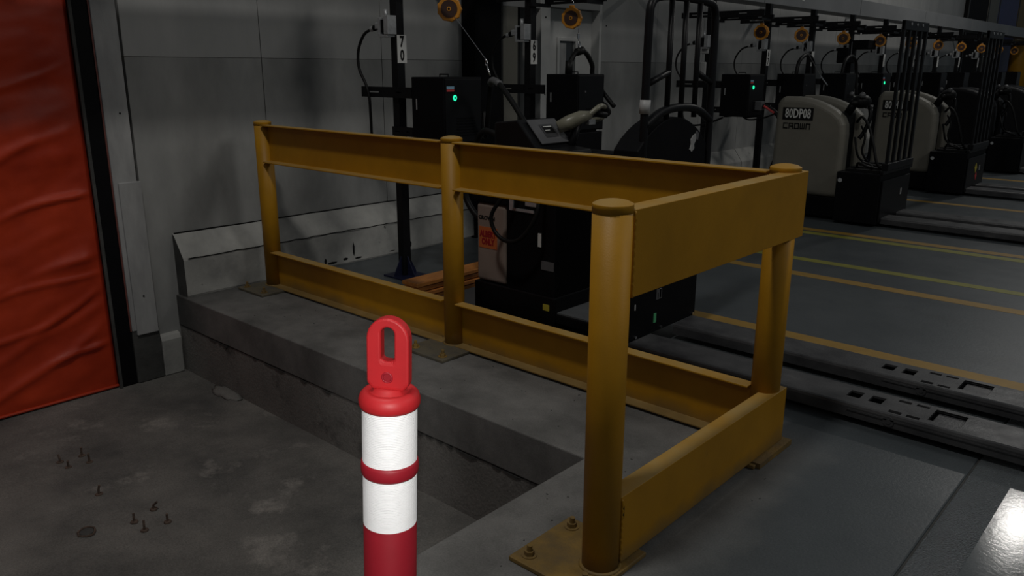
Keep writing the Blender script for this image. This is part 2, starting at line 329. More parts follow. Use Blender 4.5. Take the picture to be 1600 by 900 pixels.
# ------------------------------------------------------------------ back wall with its panels
XW = -5.03
wl = struct(bpy.data.objects.new('wall_back', None)); C.objects.link(wl)
def panel(y0, y1, z0, z1, m, x=XW, t=.05):
    g = .0025; return box('wall_panel', m, wl, x-t, x, y0+g, y1-g, z0+(.0 if z0 <= 0 else 0), z1, bev=.002)
ZS = 1.505
ys = [2.10, 3.015, 4.05, 5.05]
for a, b in zip(ys, ys[1:]):
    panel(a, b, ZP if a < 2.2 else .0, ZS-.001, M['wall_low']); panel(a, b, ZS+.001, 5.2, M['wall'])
panel(5.05, 5.42, 0, 5.2, M['recess'])
panel(5.42, 5.62, 0, 1.97, M['beige']); panel(5.42, 5.94, 1.972, 5.2, M['wall'])
y = 6.90
while y < 34:
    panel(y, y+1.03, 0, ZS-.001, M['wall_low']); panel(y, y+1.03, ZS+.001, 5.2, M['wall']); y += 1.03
panel(5.94, 6.90, 2.06, 5.2, M['wall'])
box('wall_backing', M['recess'], wl, -5.62, -5.5, -6, 40, -.8, 5.3)
box('wall_panel', M['wall'], wl, -5.08, XW, -1.6, 2.10, 2.75, 5.2)
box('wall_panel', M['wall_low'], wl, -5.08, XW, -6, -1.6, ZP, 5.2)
# little screws on the right of the doorway
for z in (1.86, 1.1):
    bm = bmesh.new(); bmesh.ops.create_cone(bm, segments=8, radius1=.008, radius2=.006, depth=.006, cap_ends=True, matrix=Matrix.Translation((XW+.002, 6.97, z)) @ Matrix.Rotation(PI/2, 4, 'Y')); link('screw', bm, M['ink'], wl)
# dark recess with a black steel leaf left of the doorway
box('recess_panel', M['recess'], wl, -5.32, -5.28, 5.60, 5.96, 0, 2.0)
# doorway
dr = struct(bpy.data.objects.new('door_1', None)); C.objects.link(dr)
box('door_jamb', M['door_paint'], dr, -5.30, XW+.015, 5.93, 6.06, 0, 2.06, bev=.003)
box('door_jamb', M['door_paint'], dr, -5.30, XW+.0, 6.86, 6.90, 0, 2.06, bev=.003)
box('door_head', M['wall'], dr, -5.30, XW-.001, 6.06, 6.86, 2.0, 2.06)
bm = bmesh.new(); XD = -5.13
y0, y1, a0, a1, c0, c1 = 6.062, 6.858, 6.33, 6.58, .9, 1.70
for q in ((y0, a0, .02, 1.995), (a1, y1, .02, 1.995), (a0, a1, .02, c0), (a0, a1, c1, 1.995)): B(bm, XD-.04, XD, *q)
link('door_leaf', bm, M['door_paint'], dr)
bm = bmesh.new(); fw_ = .035
for q in ((a0-fw_, a0, c0-fw_, c1+fw_), (a1, a1+fw_, c0-fw_, c1+fw_), (a0, a1, c1, c1+fw_), (a0, a1, c0-fw_, c0)): B(bm, XD, XD+.018, *q)
link('window_frame', bm, M['door_paint'], dr, bev=.004)
box('window_pane', M['glass'], dr, XD-.025, XD-.015, a0, a1, c0, c1); box('pane_reflection', M['white_trim'], dr, XD-.015, XD-.002, a0+.01, a0+.12, c0, c1-.02)  # the white strip paints a pale reflection on the left of the glass
box('door_handle', M['steel'], dr, XD, XD+.05, 6.09, 6.12, .95, 1.1, bev=.008)
for z in (1.9, 1.2, .5):
    bm = bmesh.new(); bmesh.ops.create_cone(bm, segments=8, radius1=.009, radius2=.007, depth=.006, cap_ends=True, matrix=Matrix.Translation((XW+.017, 5.99, z)) @ Matrix.Rotation(PI/2, 4, 'Y')); link('screw', bm, M['ink'], dr)
# dark H section column against the wall
cl = thing('steel_column', 'wide black steel column against the back wall left of the door recess', 'column', (-4.95, 5.065, 0))
for a in (-.16, .145):
    box('flange', M['black_box'], cl, -.075, .085, a, a+.015, 0, 5.1)
box('web', M['black_box'], cl, -.005, .005, -.146, .146, 0, 5.1); box('cover_plate', M['black_box'], cl, .08, .085, -.146, .146, 0, 5.1)
box('foot_plate', M['black_box'], cl, -.07, .1, -.19, .19, 0, .015)
# duct along the wall
bt = struct(bpy.data.objects.new('trim_1', None)); C.objects.link(bt)
y = -3.0; i = 0
while y < 36:
    box('duct_section', M['beam'], bt, -4.58, -4.30, y, y+2.985, 2.16, 2.37, bev=.004)
    box('duct_bracket', M['steel'], bt, -5.03, -4.58, y+1.4, y+1.45, 2.2, 2.24); y += 3.0
box('duct_label', M['white'], bt, -4.2995, -4.298, 10.0, 10.07, 2.24, 2.30)
# far end columns above the duct
for x0, x1, m, lb, ct in ((20.2, 21.9, 'ink', 'black door panel on the far back wall above the grey duct', 'door panel'), (21.95, 22.9, 'beige', 'beige column on the far back wall beside the black door panel', 'column'),
                      (22.95, 25.0, 'blue', 'dark blue panel on the far back wall right of the beige column', 'panel'), (25.05, 26.6, 'yellow_dirty', 'olive yellow column at the far right end of the back wall', 'column')):
    t = thing({'door panel': 'door_panel', 'column': 'far_column', 'panel': 'wall_sign_panel'}[ct], lb, ct, (-5.0, (x0+x1)/2, 2.38)); hw = (x1-x0)/2
    box('face', M[m], t, -.028, .05, -hw, hw, -2.38+.0, 2.6, bev=.01); box('edge_strip', M['recess'], t, .05, .06, -hw, -hw+.06, -2.38, 2.6)
# curb along the foot of the wall
cb = struct(bpy.data.objects.new('baseboard_back', None)); C.objects.link(cb)
def curb(y0, y1):
    bm = bmesh.new(); n = max(2, int((y1-y0)/.05)); prev = None; rows = []
    prof = [(XW+.0, 0), (-4.905, 0), (-4.90, .012), (-4.905, .245), (-4.912, .26), (-5.01, .395), (XW, .405)]
    for i in range(n+1):
        y = y0+(y1-y0)*i/n
        rows.append([bm.verts.new((px + (.006*noise.noise((y*4, pz*9, 1)) if k not in (0, 6) else 0), y, pz + (.006*noise.noise((y*5, k, 7)) if 1 < k < 6 else 0))) for k, (px, pz) in enumerate(prof)])
    for a, b in zip(rows, rows[1:]):
        for k in range(len(prof)-1): bm.faces.new((a[k], b[k], b[k+1], a[k+1]))
        bm.faces.new((a[-1], b[-1], b[0], a[0]))
    f = bm.faces.new(rows[0]); f.material_index = 1; bm.faces.new(rows[-1][::-1])
    return link('curb_section', bm, [M['curb'], M['curb_side']], cb)
curb(2.27, 5.06); curb(5.42, 5.60); y = 6.95
while y < 30: curb(y, y+3.0); y += 3.01
# cracked joints of the curb paint
bm = bmesh.new(); pts = []; y = 2.3
while y < 5.0: pts.append((-4.903+.002*random.random(), y, .252+.006*random.random())); y += .05
tube(bm, pts, .0035, 4); pts = [(XW+.006, 2.28+.08*i, .404+.004*random.random()) for i in range(33)]; tube(bm, pts, .005, 4)
o = link('paint_crack', bm, M['ink'], cb); o['kind'] = 'stuff'
bm = bmesh.new()
for y, z, h, wd in ((3.34, .05, .05, .012), (3.40, .03, .02, .05), (3.52, .04, .03, .03), (3.60, .10, .12, .010), (3.64, .03, .02, .04), (4.17, .05, .06, .012), (4.12, .03, .02, .04), (3.97, .03, .012, .05), (2.9, .02, .01, .08), (4.7, .05, .04, .02)):
    bmesh.ops.create_icosphere(bm, subdivisions=1, radius=1, matrix=Matrix.Translation((-4.902, y, z)) @ Matrix.Diagonal((.004, wd, h*.5, 1)))
o = link('paint_chip', bm, M['ink'], cb); o['kind'] = 'stuff'
# grit and chips lying on the slab
bm = bmesh.new(); rg = random.Random(3)
for k in range(60):
    x, y = (rg.uniform(-1.62, -1.0), rg.uniform(.9, 2.6)) if k < 30 else (rg.uniform(-4.6, -1.7), rg.uniform(2.3, 2.75))
    bmesh.ops.create_icosphere(bm, subdivisions=1, radius=1, matrix=Matrix.Translation((x, y, .001)) @ Matrix.Rotation(rg.uniform(0, 3), 4, 'Z') @ Matrix.Diagonal((rg.uniform(.002, .007), rg.uniform(.0015, .004), .0018, 1)))
o = link('grit', bm, M['curb_side'], fl); o['kind'] = 'stuff'
# small curb block on the dock floor, left of the raised slab
bm = bmesh.new(); prism(bm, [(XW, ZP), (-4.99, ZP), (-4.985, -.28), (-5.0, -.25), (XW, -.24)], 'y', 2.105, 2.235); link('curb_section', bm, M['curb'], cb, bev=.004)

# ------------------------------------------------------------------ dock door: jamb, white trim, orange cover
jb = struct(bpy.data.objects.new('trim_2', None)); C.objects.link(jb)
box('door_channel', M['black_box'], jb, -5.07, -5.0, 1.822, 1.925, ZP, 2.8, bev=.003)
box('channel_lip', M['curb_side'], jb, -5.0, -4.988, 1.812, 1.830, ZP, 2.8)
box('red_edge_strip', mat('dull_red_edge', (.16, .05, .04), .6), jb, -4.999, -4.992, 1.919, 1.927, -.17, 2.8)
box('white_board', M['white_trim'], jb, -5.08, -4.985, 1.928, 2.07, -.17, 2.8, bev=.004)
box('white_cover_board', M['white_trim'], jb, -5.0, -4.975, 1.955, 2.09, -.20, .77, bev=.004)
box('steel_post', M['curb_side'], jb, -5.06, -4.99, 1.928, 2.10, ZP, -.171, bev=.004)
for z in (1.18, .05): 
    bm = bmesh.new(); bmesh.ops.create_uvsphere(bm, u_segments=8, v_segments=6, radius=.006, matrix=Matrix.Translation((-4.985 if z > .77 else -4.974, 2.02, z))); link('screw', bm, M['ink'], jb)
# orange cover: real creases
bm = bmesh.new(); NY, NZ = 190, 230; y0, y1, z0, z1 = -1.6, 1.815, ZP+.012, 2.75
cre = [((random.uniform(-1.4, 1.8), random.uniform(-.5, 2.2)), random.uniform(.25, .75), random.uniform(.35, .9), random.uniform(.008, .022), random.uniform(.014, .035)) for _ in range(46)]
V = []
for i in range(NY+1):
    row = []
    for j in range(NZ+1):
        y = y0+(y1-y0)*i/NY; z = z0+(z1-z0)*j/NZ
        e = min(1, (y1-y)/.10, (z-z0)/.05)
        d = .024*noise.noise((y*1.5-z*.8, z*2.2, 0)) + .010*noise.noise((y*3.4-z*4.2, z*4.2, 4)) + .004*noise.noise((y*8-z*7, z*13, 9))
        for (cyy, czz), sl, ln, am, wd in cre:
            u = (y-cyy)*.94 + (z-czz)*.35*(sl/.5); v = (z-czz) - sl*(y-cyy) + .06*math.sin(5*(y-cyy))
            if abs(u) < ln and abs(v) < wd*4: d += am*math.exp(-(v/wd)**2)*(1-(u/ln)**2)
        # tension folds running up to the jamb
        d += .006*math.exp(-((y1-y)/.30))*math.sin(z*27+3*math.sin(z*4.3)+ (y1-y)*14)*(.5+.5*math.sin(z*3.1))
        row.append(bm.verts.new((-5.025+d*max(0, e), y, z)))
    V.append(row)
for i in range(NY):
    for j in range(NZ): bm.faces.new((V[i][j], V[i+1][j], V[i+1][j+1], V[i][j+1]))
cur = link('sheet', bm, M['vinyl'], None, smooth=True); sd = cur.modifiers.new('solid', 'SOLIDIFY'); sd.thickness = .003
ct = thing('door_cover', 'creased orange vinyl cover hanging over the dock door on the left', 'door cover'); cur.parent = ct
bm = bmesh.new(); tube(bm, [(-5.022, y0, ZP+.014), (-5.022, y1, ZP+.014)], .010, 8); link('bottom_hem', bm, M['vinyl'], ct)
bm = bmesh.new(); tube(bm, [(-5.02, y0, 2.77), (-5.02, y1, 2.77)], .03, 12); link('top_roller', bm, M['steel'], ct)

# ------------------------------------------------------------------ the yellow guard
G = thing('guard_rail', 'yellow steel guard rail of round posts and channel rails around the pit corner', 'guard rail')
PR = .055; YL = 2.81
posts = [(-4.738, YL), (-2.962, YL), (-1.21, YL), (-1.2, 1.72)]
for (x, y) in posts:
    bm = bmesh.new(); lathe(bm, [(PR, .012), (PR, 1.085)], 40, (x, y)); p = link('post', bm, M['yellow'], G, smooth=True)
    p.data.polygons  # caps stay flat
    bm = bmesh.new(); lathe(bm, [(PR+.0008, 1.083), (PR+.0008, 1.1045), (PR+.0004, 1.1055), (PR-.001, 1.1065), (PR-.003, 1.1072), (PR*.75, 1.1125), (PR*.4, 1.1165), (0, 1.118)], 40, (x, y)); link('post_cap', bm, M['yellow'], p, smooth=True)
    bm = bmesh.new(); tube(bm, [(x+(PR+.003)*math.cos(a*PI/12), y+(PR+.003)*math.sin(a*PI/12), .016) for a in range(24)], .007, 6, closed=True); link('weld_bead', bm, M['yellow_dirty'], p, smooth=True)
plates = [(-4.70, 2.745, .15), (-2.955, 2.72, .15), (-1.29, 2.755, .155), (-1.28, 1.715, .15)]
for (x, y, h) in plates:
    pl = box('base_plate', M['plate_grey' if x < -2 else 'yellow_dirty'], G, x-h, x+h, y-h, y+h, .001, .016, bev=.003)
    for sx in (-1, 1):
        for sy_ in (-1, 1):
            bx, by = x+sx*(h-.045), y+sy_*(h-.045)
            if any(math.hypot(bx-q[0], by-q[1]) < PR+.02 for q in posts): continue
            bm = bmesh.new(); tube(bm, [(bx, by, .016), (bx, by, .019)], .024, 16); tube(bm, [(bx, by, .019), (bx, by, .033)], .016, 6); tube(bm, [(bx, by, .03), (bx+.002, by, .052)], .0085, 10)
            link('anchor_bolt', bm, M['yellow_dirty'], pl)
def channel(name, p0, p1, z0, z1, inward, x_or_y, wt=.008, fl_=.062, ft=.011):
    """web in the plane, flanges to `inward` side"""
    bm = bmesh.new(); s = inward
    prof = [(0, z0), (s*fl_, z0), (s*fl_, z0+ft*.7), (s*wt, z0+ft), (s*wt, z1-ft), (s*fl_, z1-ft*.7), (s*fl_, z1), (0, z1)]
    if x_or_y[0] == 'y': prism(bm, [(x_or_y[1]+a, z) for a, z in prof], 'x', p0, p1)
    else: prism(bm, [(x_or_y[1]+a, z) for a, z in prof], 'y', p0, p1)
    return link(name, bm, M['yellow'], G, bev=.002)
e = PR-.004
for z0, z1 in ((.848, 1.09), (.012, .252)):
    channel('rail', posts[0][0]+e, posts[1][0]-e, z0, z1, -1, ('y', YL+.012))
    channel('rail', posts[1][0]+e, posts[2][0]-e, z0, z1, -1, ('y', YL+.012))
    zz = z0 if z0 > .5 else .022
    channel('rail', 1.72+.029, YL+.068, zz, z1-.008 if z0 < .5 else z1, -1, ('x', -1.1515))
bm = bmesh.new()
for z0, z1 in ((.85, 1.085), (.03, .235)):
    if z0 < .5: link('weld_seam', bm, M['yellow'], G, smooth=True); bm = bmesh.new()
    tube(bm, [(-1.150+.002*math.sin(i*2.1), 1.752+.0015*math.sin(i*3.3), z0+(z1-z0)*i/30) for i in range(31)], .0045, 6)
link('weld_seam', bm, M['yellow'], G, smooth=True)
box('weld_gap', M['ink'], G, -1.1512, -1.1465, 1.752, 1.758, .175, .215)
box('shim', M['yellow_dirty'], G, -1.165, -1.12, 2.62, 2.90, .001, .022)

# ------------------------------------------------------------------ delineator post
TX, TY = -1.0713, .858
DL = thing('delineator', 'red plastic delineator post with two white reflective bands and a loop handle', 'delineator', (TX, TY, 0))
R = .0508
DL.location = (TX-.036*r2.x, TY-.036*r2.y, 0)
lean = math.atan(.034); axis = Vector((fw.x, fw.y, 0)).normalized(); DL.rotation_mode = 'AXIS_ANGLE'; DL.rotation_axis_angle = (lean, axis.x, axis.y, 0)
bm = bmesh.new(); lathe(bm, [(.20, .0), (.20, .025), (.16, .04), (.07, .055), (R+.004, .075), (R, .09), (R, .606), (R-.003, .612), (R-.003, .86)], 56); body = link('tube', bm, M['red_tube'], DL, smooth=True)
for z0, z1 in ((.613, .717), (.743, .853)):
    bm = bmesh.new(); prof = [(R-.003, z0), (R, z0)]; k = int((z1-z0)/.0032)
    for i in range(k): zz = z0+(z1-z0)*(i+.5)/k; prof += [(R-.0003, zz-.0012), (R+.0002, zz)]
    prof += [(R, z1), (R-.003, z1)]; lathe(bm, prof, 64); link('reflective_band', bm, M['tape'], DL)
bm = bmesh.new(); lathe(bm, [(R-.004, .716), (R+.0008, .716), (R+.003, .720), (R+.0038, .729), (R+.003, .739), (R+.0008, .744), (R-.004, .744)], 56); link('ring', bm, M['red_tube'], DL, smooth=True)
bm = bmesh.new(); lathe(bm, [(R-.004, .850), (R+.003, .851), (R+.0058, .857), (R+.006, .866), (R+.003, .875), (R-.003, .881), (R-.010, .883), (R-.013, .880), (R-.019, .879), (R-.024, .886), (0, .888)], 56); link('cap', bm, M['red_plastic'], DL, smooth=True)
# handle: rounded slab with a slot, facing the camera side
hd = bpy.data.objects.new('handle', None); 
def rr_outline(w2, z0, z1, n=14):  # flat foot, round top
    pts = [(-w2, z0), (w2, z0)]
    for i in range(n+1): a = PI*i/n; pts.append((w2*math.cos(a), z1-w2+w2*math.sin(a)))
    return pts
bm = bmesh.new(); W2 = .0395; zt = 1.021; zb = .884; n = 14
outer = [(W2*math.cos(PI*i/n), zt-W2+W2*math.sin(PI*i/n)) for i in range(n+1)] + [(-W2, zb+.012), (-W2*.72, zb), (W2*.72, zb), (W2, zb+.012)]
w3 = .0125; zs0, zs1 = .940, 1.004
inner = [(w3*math.cos(PI*i/n), zs1-w3+w3*math.sin(PI*i/n)) for i in range(n+1)] + [(-w3, zs0+.006), (-w3*.7, zs0), (w3*.7, zs0), (w3, zs0+.006)]
T = .024
def ring(pts, y, sc=1): return [bm.verts.new((p[0], y, p[1])) for p in pts]
c_ = [ring(outer, -T*.55), ring(inner, -T*.55), ring(inner, T*.55), ring(outer, T*.55)]
# outward bevel ring
k = len(outer)
for a, b in ((c_[0], c_[1]), (c_[1], c_[2]), (c_[2], c_[3]), (c_[3], c_[0])):
    for i in range(k): bm.faces.new((a[i], a[(i+1) % k], b[(i+1) % k], b[i]))
hh = link('handle', bm, M['red_plastic'], DL, bev=.005, seg=3); hh.rotation_euler = (0, 0, math.radians(33))
bm = bmesh.new(); tube(bm, [(0, -T*.55-.0012, .910), (0, -T*.55+.002, .910)], .0070, 20); pl = link('plug', bm, M['maroon'], hh)
bm = bmesh.new(); tube(bm, [(.009*math.cos(a*PI/10), -T*.55-.001, .910+.009*math.sin(a*PI/10)) for a in range(20)], .002, 6, closed=True); link('plug_rim', bm, M['red_tube'], hh, smooth=True)

# ------------------------------------------------------------------ anchors sticking out of the dock floor
st = [(-4.224, 1.191), (-4.134, 1.199), (-4.112, 1.293), (-4.215, 1.294), (-3.743, 1.197), (-3.378, 1.207), (-3.278, 1.209), (-3.268, 1.308), (-3.421, 1.314)]
where = ['front left stud of the four nearest the orange door cover', 'front right stud of the four nearest the orange door cover', 'rear right stud of the four nearest the orange door cover', 'rear left stud of the four nearest the orange door cover',
         'lone stud standing between the two groups of four', 'front left stud of the four standing on the pale patch', 'front right stud of the four standing on the pale patch', 'rear right stud of the four standing on the pale patch', 'rear left stud, bent, of the four standing on the pale patch']
for k, ((x, y), wn) in enumerate(zip(st, where)):
    t = thing('anchor_stud', 'rusty steel '+wn, 'anchor stud', (x, y, ZP), random.uniform(0, 6), 'cut off anchor studs in the dock floor')
    bm = bmesh.new(); tl_ = .018 if k == 8 else random.uniform(-.006, .006); hgt = random.uniform(.035, .05)
    tube(bm, [(0, 0, -.004), (0, 0, hgt*.5), (tl_, tl_*.4, hgt)], .0055, 8); link('rod', bm, M['rust'], t)
    bm = bmesh.new(); lathe(bm, [(.018, -.003), (.016, .003), (0, .004)], 10); link('grout_collar', bm, M['rust'], t)
for n_, (x, y), lb in (('floor_hole', (-3.448, 1.03), 'small broken hole with chipped rim in the dock floor near the bent stud'),):
    t = thing(n_, lb, 'hole', (x, y, ZP)); bm = bmesh.new(); tube(bm, [(.035*math.cos(a*PI/7)*(1+.25*random.random()), .03*math.sin(a*PI/7)*(1+.25*random.random()), .001) for a in range(14)], .005, 5, closed=True); link('chipped_rim', bm, M['rust'], t)
    bm = bmesh.new(); lathe(bm, [(.03, .001), (.028, .004), (0, .0045)], 12); link('fill', bm, M['curb_side'], t)

# ------------------------------------------------------------------ stack of boards behind the guard
bl = ['top', 'second from top', 'third from top', 'bottom']
for k in range(4):
    z = .125-.034*k; off = .012*(k % 2)
    t = thing('wooden_board', {'top': 'orange brown varnished board, topmost of the low stack behind the guard rail'}.get(bl[k], 'orange brown board, %s in the low stack behind the guard rail' % bl[k]), 'board', (-3.78, 3.62, z-.026), 0, 'orange boards stacked behind the guard rail')
    box('plank', M['board'], t, -.08+off*.4, .07-off, -.42+off, .46-off, 0, .026, bev=.004)
    if k < 3:
        box('batten', M['board'], t, -.06, .05, -.40, -.37, -.0075, -.0005); box('batten', M['board'], t, -.06, .05, .36, .39, -.0075, -.0005)

# ------------------------------------------------------------------ charger stands
YS = [3.6, 4.95, 7.8, 9.12, 10.4, 11.74, 13.1, 14.5, 15.9, 17.3, 18.7, 20.1]
NUM = {0: '70', 1: '69', 2: '68', 3: '67'}
ORD = ['nearest', 'second nearest', 'third nearest', 'fourth nearest', 'fifth nearest', 'sixth nearest', 'seventh nearest', 'eighth nearest', 'ninth nearest', 'tenth nearest', 'eleventh nearest', 'farthest']
def strut(name, x0, x1, y, z0, z1, parent, t=.022):
    """slotted channel along X"""
    bm = bmesh.new(); B(bm, x0, x1, y-t/2, y+t/2, z0, z0+(z1-z0)*.43); B(bm, x0, x1, y-t/2, y+t/2, z1-(z1-z0)*.43, z1)
    L = x1-x0; zc0, zc1 = z0+(z1-z0)*.36, z1-(z1-z0)*.36; x = x0
    slots = [(x0+.12*L*1.0, x0+.36*L), (x0+.70*L, x0+.80*L)]
    for s0, s1 in slots:
        B(bm, x, s0, y-t/2, y+t/2, zc0, zc1); x = s1
    B(bm, x, x1, y-t/2, y+t/2, zc0, zc1)
    return link(name, bm, M['black'], parent)
proto = None
def make_stand():
    t = thing('charger_stand', 'x', 'charger stand', (0, 0, 0), 0, 'black charger stands along the back wall')
    h = .0325
    box('post', M['black'], t, -h, h, -h, h, .012, 2.16, bev=.004)
    bs = box('base_plate', M['navy'], t, -.11, .11, -.11, .11, 0, .012, bev=.002)
    for q in range(4):
        bm = bmesh.new(); prism(bm, [(h, .012), (.10, .012), (.10, .025), (h, .15)], 'y', -.004, .004); bmesh.ops.rotate(bm, verts=bm.verts, cent=(0, 0, 0), matrix=Matrix.Rotation(q*PI/2, 3, 'Z')); link('gusset', bm, M['navy'], bs)
    strut('charger_arm', -.34, .19, -h-.012, 1.25, 1.32, t); strut('lower_arm', -.02, .19, -h-.012, 1.00, 1.06, t)
    strut('top_arm', -.32, .60, -h-.012, 1.95, 2.005, t); strut('reel_arm', .02, .60, .16, 1.925, 1.965, t, .03)
    box('cross_bracket', M['black'], t, .03, .06, -h-.02, .175, 1.905, 1.93); box('cross_bracket', M['black'], t, .54, .57, -.03, .175, 1.905, 1.93)
    bx = box('socket_box', M['steel'], t, -.075, -.055, -h-.070, -h, 1.655, 1.765, bev=.003)
    box('socket_box', M['steel'], t, -.01, .035, -h-.075, -h, 1.655, 1.775, bev=.004)
    box('socket_core', M['black_box'], t, -.055, -.01, -h-.06, -h, 1.67, 1.75)
    box('cable_gland', M['steel'], t, -.13, -.075, -h-.055, -h-.015, 1.69, 1.735, bev=.008)
    box('socket_lid', M['steel'], bx, -.07, .02, -h-.070, -h-.0, 1.640, 1.656, bev=.003)
    bm = bmesh.new(); tube(bm, [(-.035, -h-.03, 1.75), (-.035, -h-.03, 1.815)], .014, 12); link('conduit', bm, M['steel'], t, smooth=True)
    bm = bmesh.new(); tube(bm, [(-.11, -h-.035, 1.71), (-.155, -h-.035, 1.70)], .020, 14); link('plug', bm, M['black_box'], bx)
    bm = bmesh.new(); tube(bm, [(-.15, -h-.035, 1.70), (-.185, -h-.035, 1.695)], .018, 12, ); link('plug_collar', bm, M['steel'], bx)
    cable('power_cable', [(-.18, -h-.035, 1.695), (-.27, -h-.035, 1.66), (-.345, -h-.03, 1.56), (-.34, -h-.035, 1.44), (-.27, -h-.035, 1.33), (-.24, -h-.035, 1.24), (-.24, -h-.03, 1.10), (-.24, -h-.02, .95), (-.14, -h-.02, .86), (.05, -h-.02, .88), (.22, -.02, .95)], .010, M['rubber'], t)
    pl = box('number_plate', M['white'], t, h, h+.002, -h+.001, h+.016, 1.475, 1.655)
    return t, pl
proto, protoplate = make_stand()
def make_charger():
    t = thing('battery_charger', 'x', 'battery charger', (0, 0, 0), 0, 'black battery chargers on the stands')
    # origin: post axis, floor
    hs = box('housing', M['black_box'], t, .19, .50, -.055, .285, .965, 1.388, bev=.006)
    box('front_panel', M['black'], t, .50, .506, -.045, .275, .975, 1.378, bev=.004)
    bm = bmesh.new(); tube(bm, [(.30, .10, 1.386), (.30, .10, 1.405), (.38, .10, 1.405), (.38, .10, 1.386)], .005, 6); link('carry_handle', bm, M['black'], t)
    bm = bmesh.new()
    for k in range(7): B(bm, .506, .509, .05, .22, 1.02+.018*k, 1.026+.018*k)
    link('vent', bm, M['black_box'], t)
    for x in (.23, .46): box('foot', M['rubber'], t, x-.015, x+.015, .0, .23, .953, .966)
    box('side_latch', M['steel'], t, .235, .245, -.058, -.054, 1.18, 1.25)
    bm = bmesh.new(); B(bm, .506, .507, -.035, .03, 1.315, 1.332); link('maker_label', bm, M['cyan'], t)
    bm = bmesh.new(); B(bm, .506, .507, -.035, .03, 1.30, 1.312); link('warning_label', bm, M['red_sticker'], t)
    bm = bmesh.new(); tube(bm, [(.508, .035+.011*math.cos(a*PI/8), 1.26+.015*math.sin(a*PI/8)) for a in range(16)], .0045, 6, closed=True); lt = link('status_light', bm, M['green'], t, smooth=True)
    bm = bmesh.new(); tube(bm, [(.506, .035, 1.26), (.509, .035, 1.26)], .008, 12); link('button', bm, M['dkgrey'], t)
    return t, lt
pch, plt_ = make_charger()
def make_reel():
    t = thing('cable_reel', 'x', 'cable reel', (0, 0, 0), 0, 'orange cable reels hanging from the stands')
    bm = bmesh.new(); R_ = .076
    n = 36; pr = []
    for j in range(n):
        a = 2*PI*j/n; r = R_ + (.006 if j % 4 == 0 else 0); pr.append((r*math.cos(a), r*math.sin(a)))
    prism(bm, pr, 'y', -.022, .022); link('housing', bm, M['orange_reel'], t, bev=.005)
    for s in (-1, 1):
        bm = bmesh.new(); tube(bm, [(0, s*.022, 0), (0, s*.027, 0)], .054, 28); f = link('face_plate', bm, M['reel_face'], t)
        bm = bmesh.new(); tube(bm, [(0, s*.027, 0), (0, s*.030, 0)], .014, 14); link('hub', bm, M['orange_reel'], f)
        bm = bmesh.new(); tube(bm, [(0, s*.030, 0), (0, s*.032, 0)], .007, 14); link('hub_bolt', bm, M['ink'], f)
    bm = bmesh.new(); B(bm, -.02, .02, -.012, .012, .070, .092); link('lug', bm, M['orange_reel'], t, bev=.003)
    bm = bmesh.new(); tube(bm, spline([(0, 0, .088), (.010, 0, .10), (.010, 0, .118), (0, 0, .128), (-.009, 0, .12)], 4), .0035, 6); link('hook', bm, M['chrome'], t, smooth=True)
    return t
prl = make_reel()
LIT = {0, 2, 5}
stands = [proto]+[copy_tree(proto) for _ in YS[1:]]
chs = [pch]+[copy_tree(pch) for _ in YS[1:]]
for i, y in enumerate(YS):
    s = stands[i]; s.location = (-4.30, y, 0)
    s['label'] = ['black charger stand plated 70, nearest the camera, left of the black column', 'black charger stand plated 69, in the dark recess left of the white door', 'black charger stand plated 68, with white cable sleeves, behind the tall tubular backrest', 'black charger stand plated 67, just left of the 80DP08 truck'][i] if i in NUM else 'black steel charger stand with cable loop, the %s stand in the row' % ORD[i]
    if i in NUM:
        npl = [c for c in s.children if c.name.startswith('number_plate')][0]
        for k, ch in enumerate(NUM[i]):
            text('digit', ch, .098, (.0345+.0004, .0085, 1.61-.088*k), FACE_POS_X, M['ink'], npl, sx=.72, bold=.003)
    c = chs[i]; c.location = (-4.30, y, 0)
    if i == 1: c.location.z = .012; c.location.y += .03
    lit = i in LIT
    if i < 2: box('lower_case', M['black_box'], c, .22, .50, -.05, .28, .74 if i else .80, .952, bev=.006)
    ds = ['hanging beside the column, green ring lit', 'in front of the white doorway, no light showing', 'behind the tall load backrest, green ring lit'] + ['hanging on stand 67, no light showing', 'no light showing, the fifth nearest in the row', 'green ring lit, the sixth nearest in the row'] + ['the %s in the row' % o_ for o_ in ORD[6:]]
    c['label'] = 'black battery charger box ' + ds[i]
    if not lit:
        for ch in [q for q in c.children if q.name.startswith(('status_light', 'maker_label', 'warning_label'))]: 
            bpy.data.objects.remove(ch)
    r = prl if i == 0 else copy_tree(prl); r.location = (-3.96, y+.16, 1.812); r.rotation_euler = (0, 0, math.radians([38, 20, 15, 20, 12, 25, 10, 30, 15, 20, 10, 5][i]))
    if i == 2: r.location.y += .3
    if i == 1: r.location.y -= .07
    r['label'] = ['orange toothed cable reel hanging over the charger nearest the camera, dark face', 'orange cable reel with dark face hanging in front of the white doorway'][i] if i < 2 else 'orange cable reel with dark face, the %s in the hanging row' % ORD[i]
    if i == 2: box('hanger_plate', M['black'], r, -.04, .04, -.32, .02, .118, .128)
    # white lower leg sleeves on stand 68
    if i == 2:
        box('cable_sleeve', M['white_trim'], s, -.06, .02, -.06, -.034, 1.59, 1.76, bev=.01); box('cable_sleeve', M['white_trim'], s, -.06, .0, -.06, -.034, 1.33, 1.51, bev=.01)

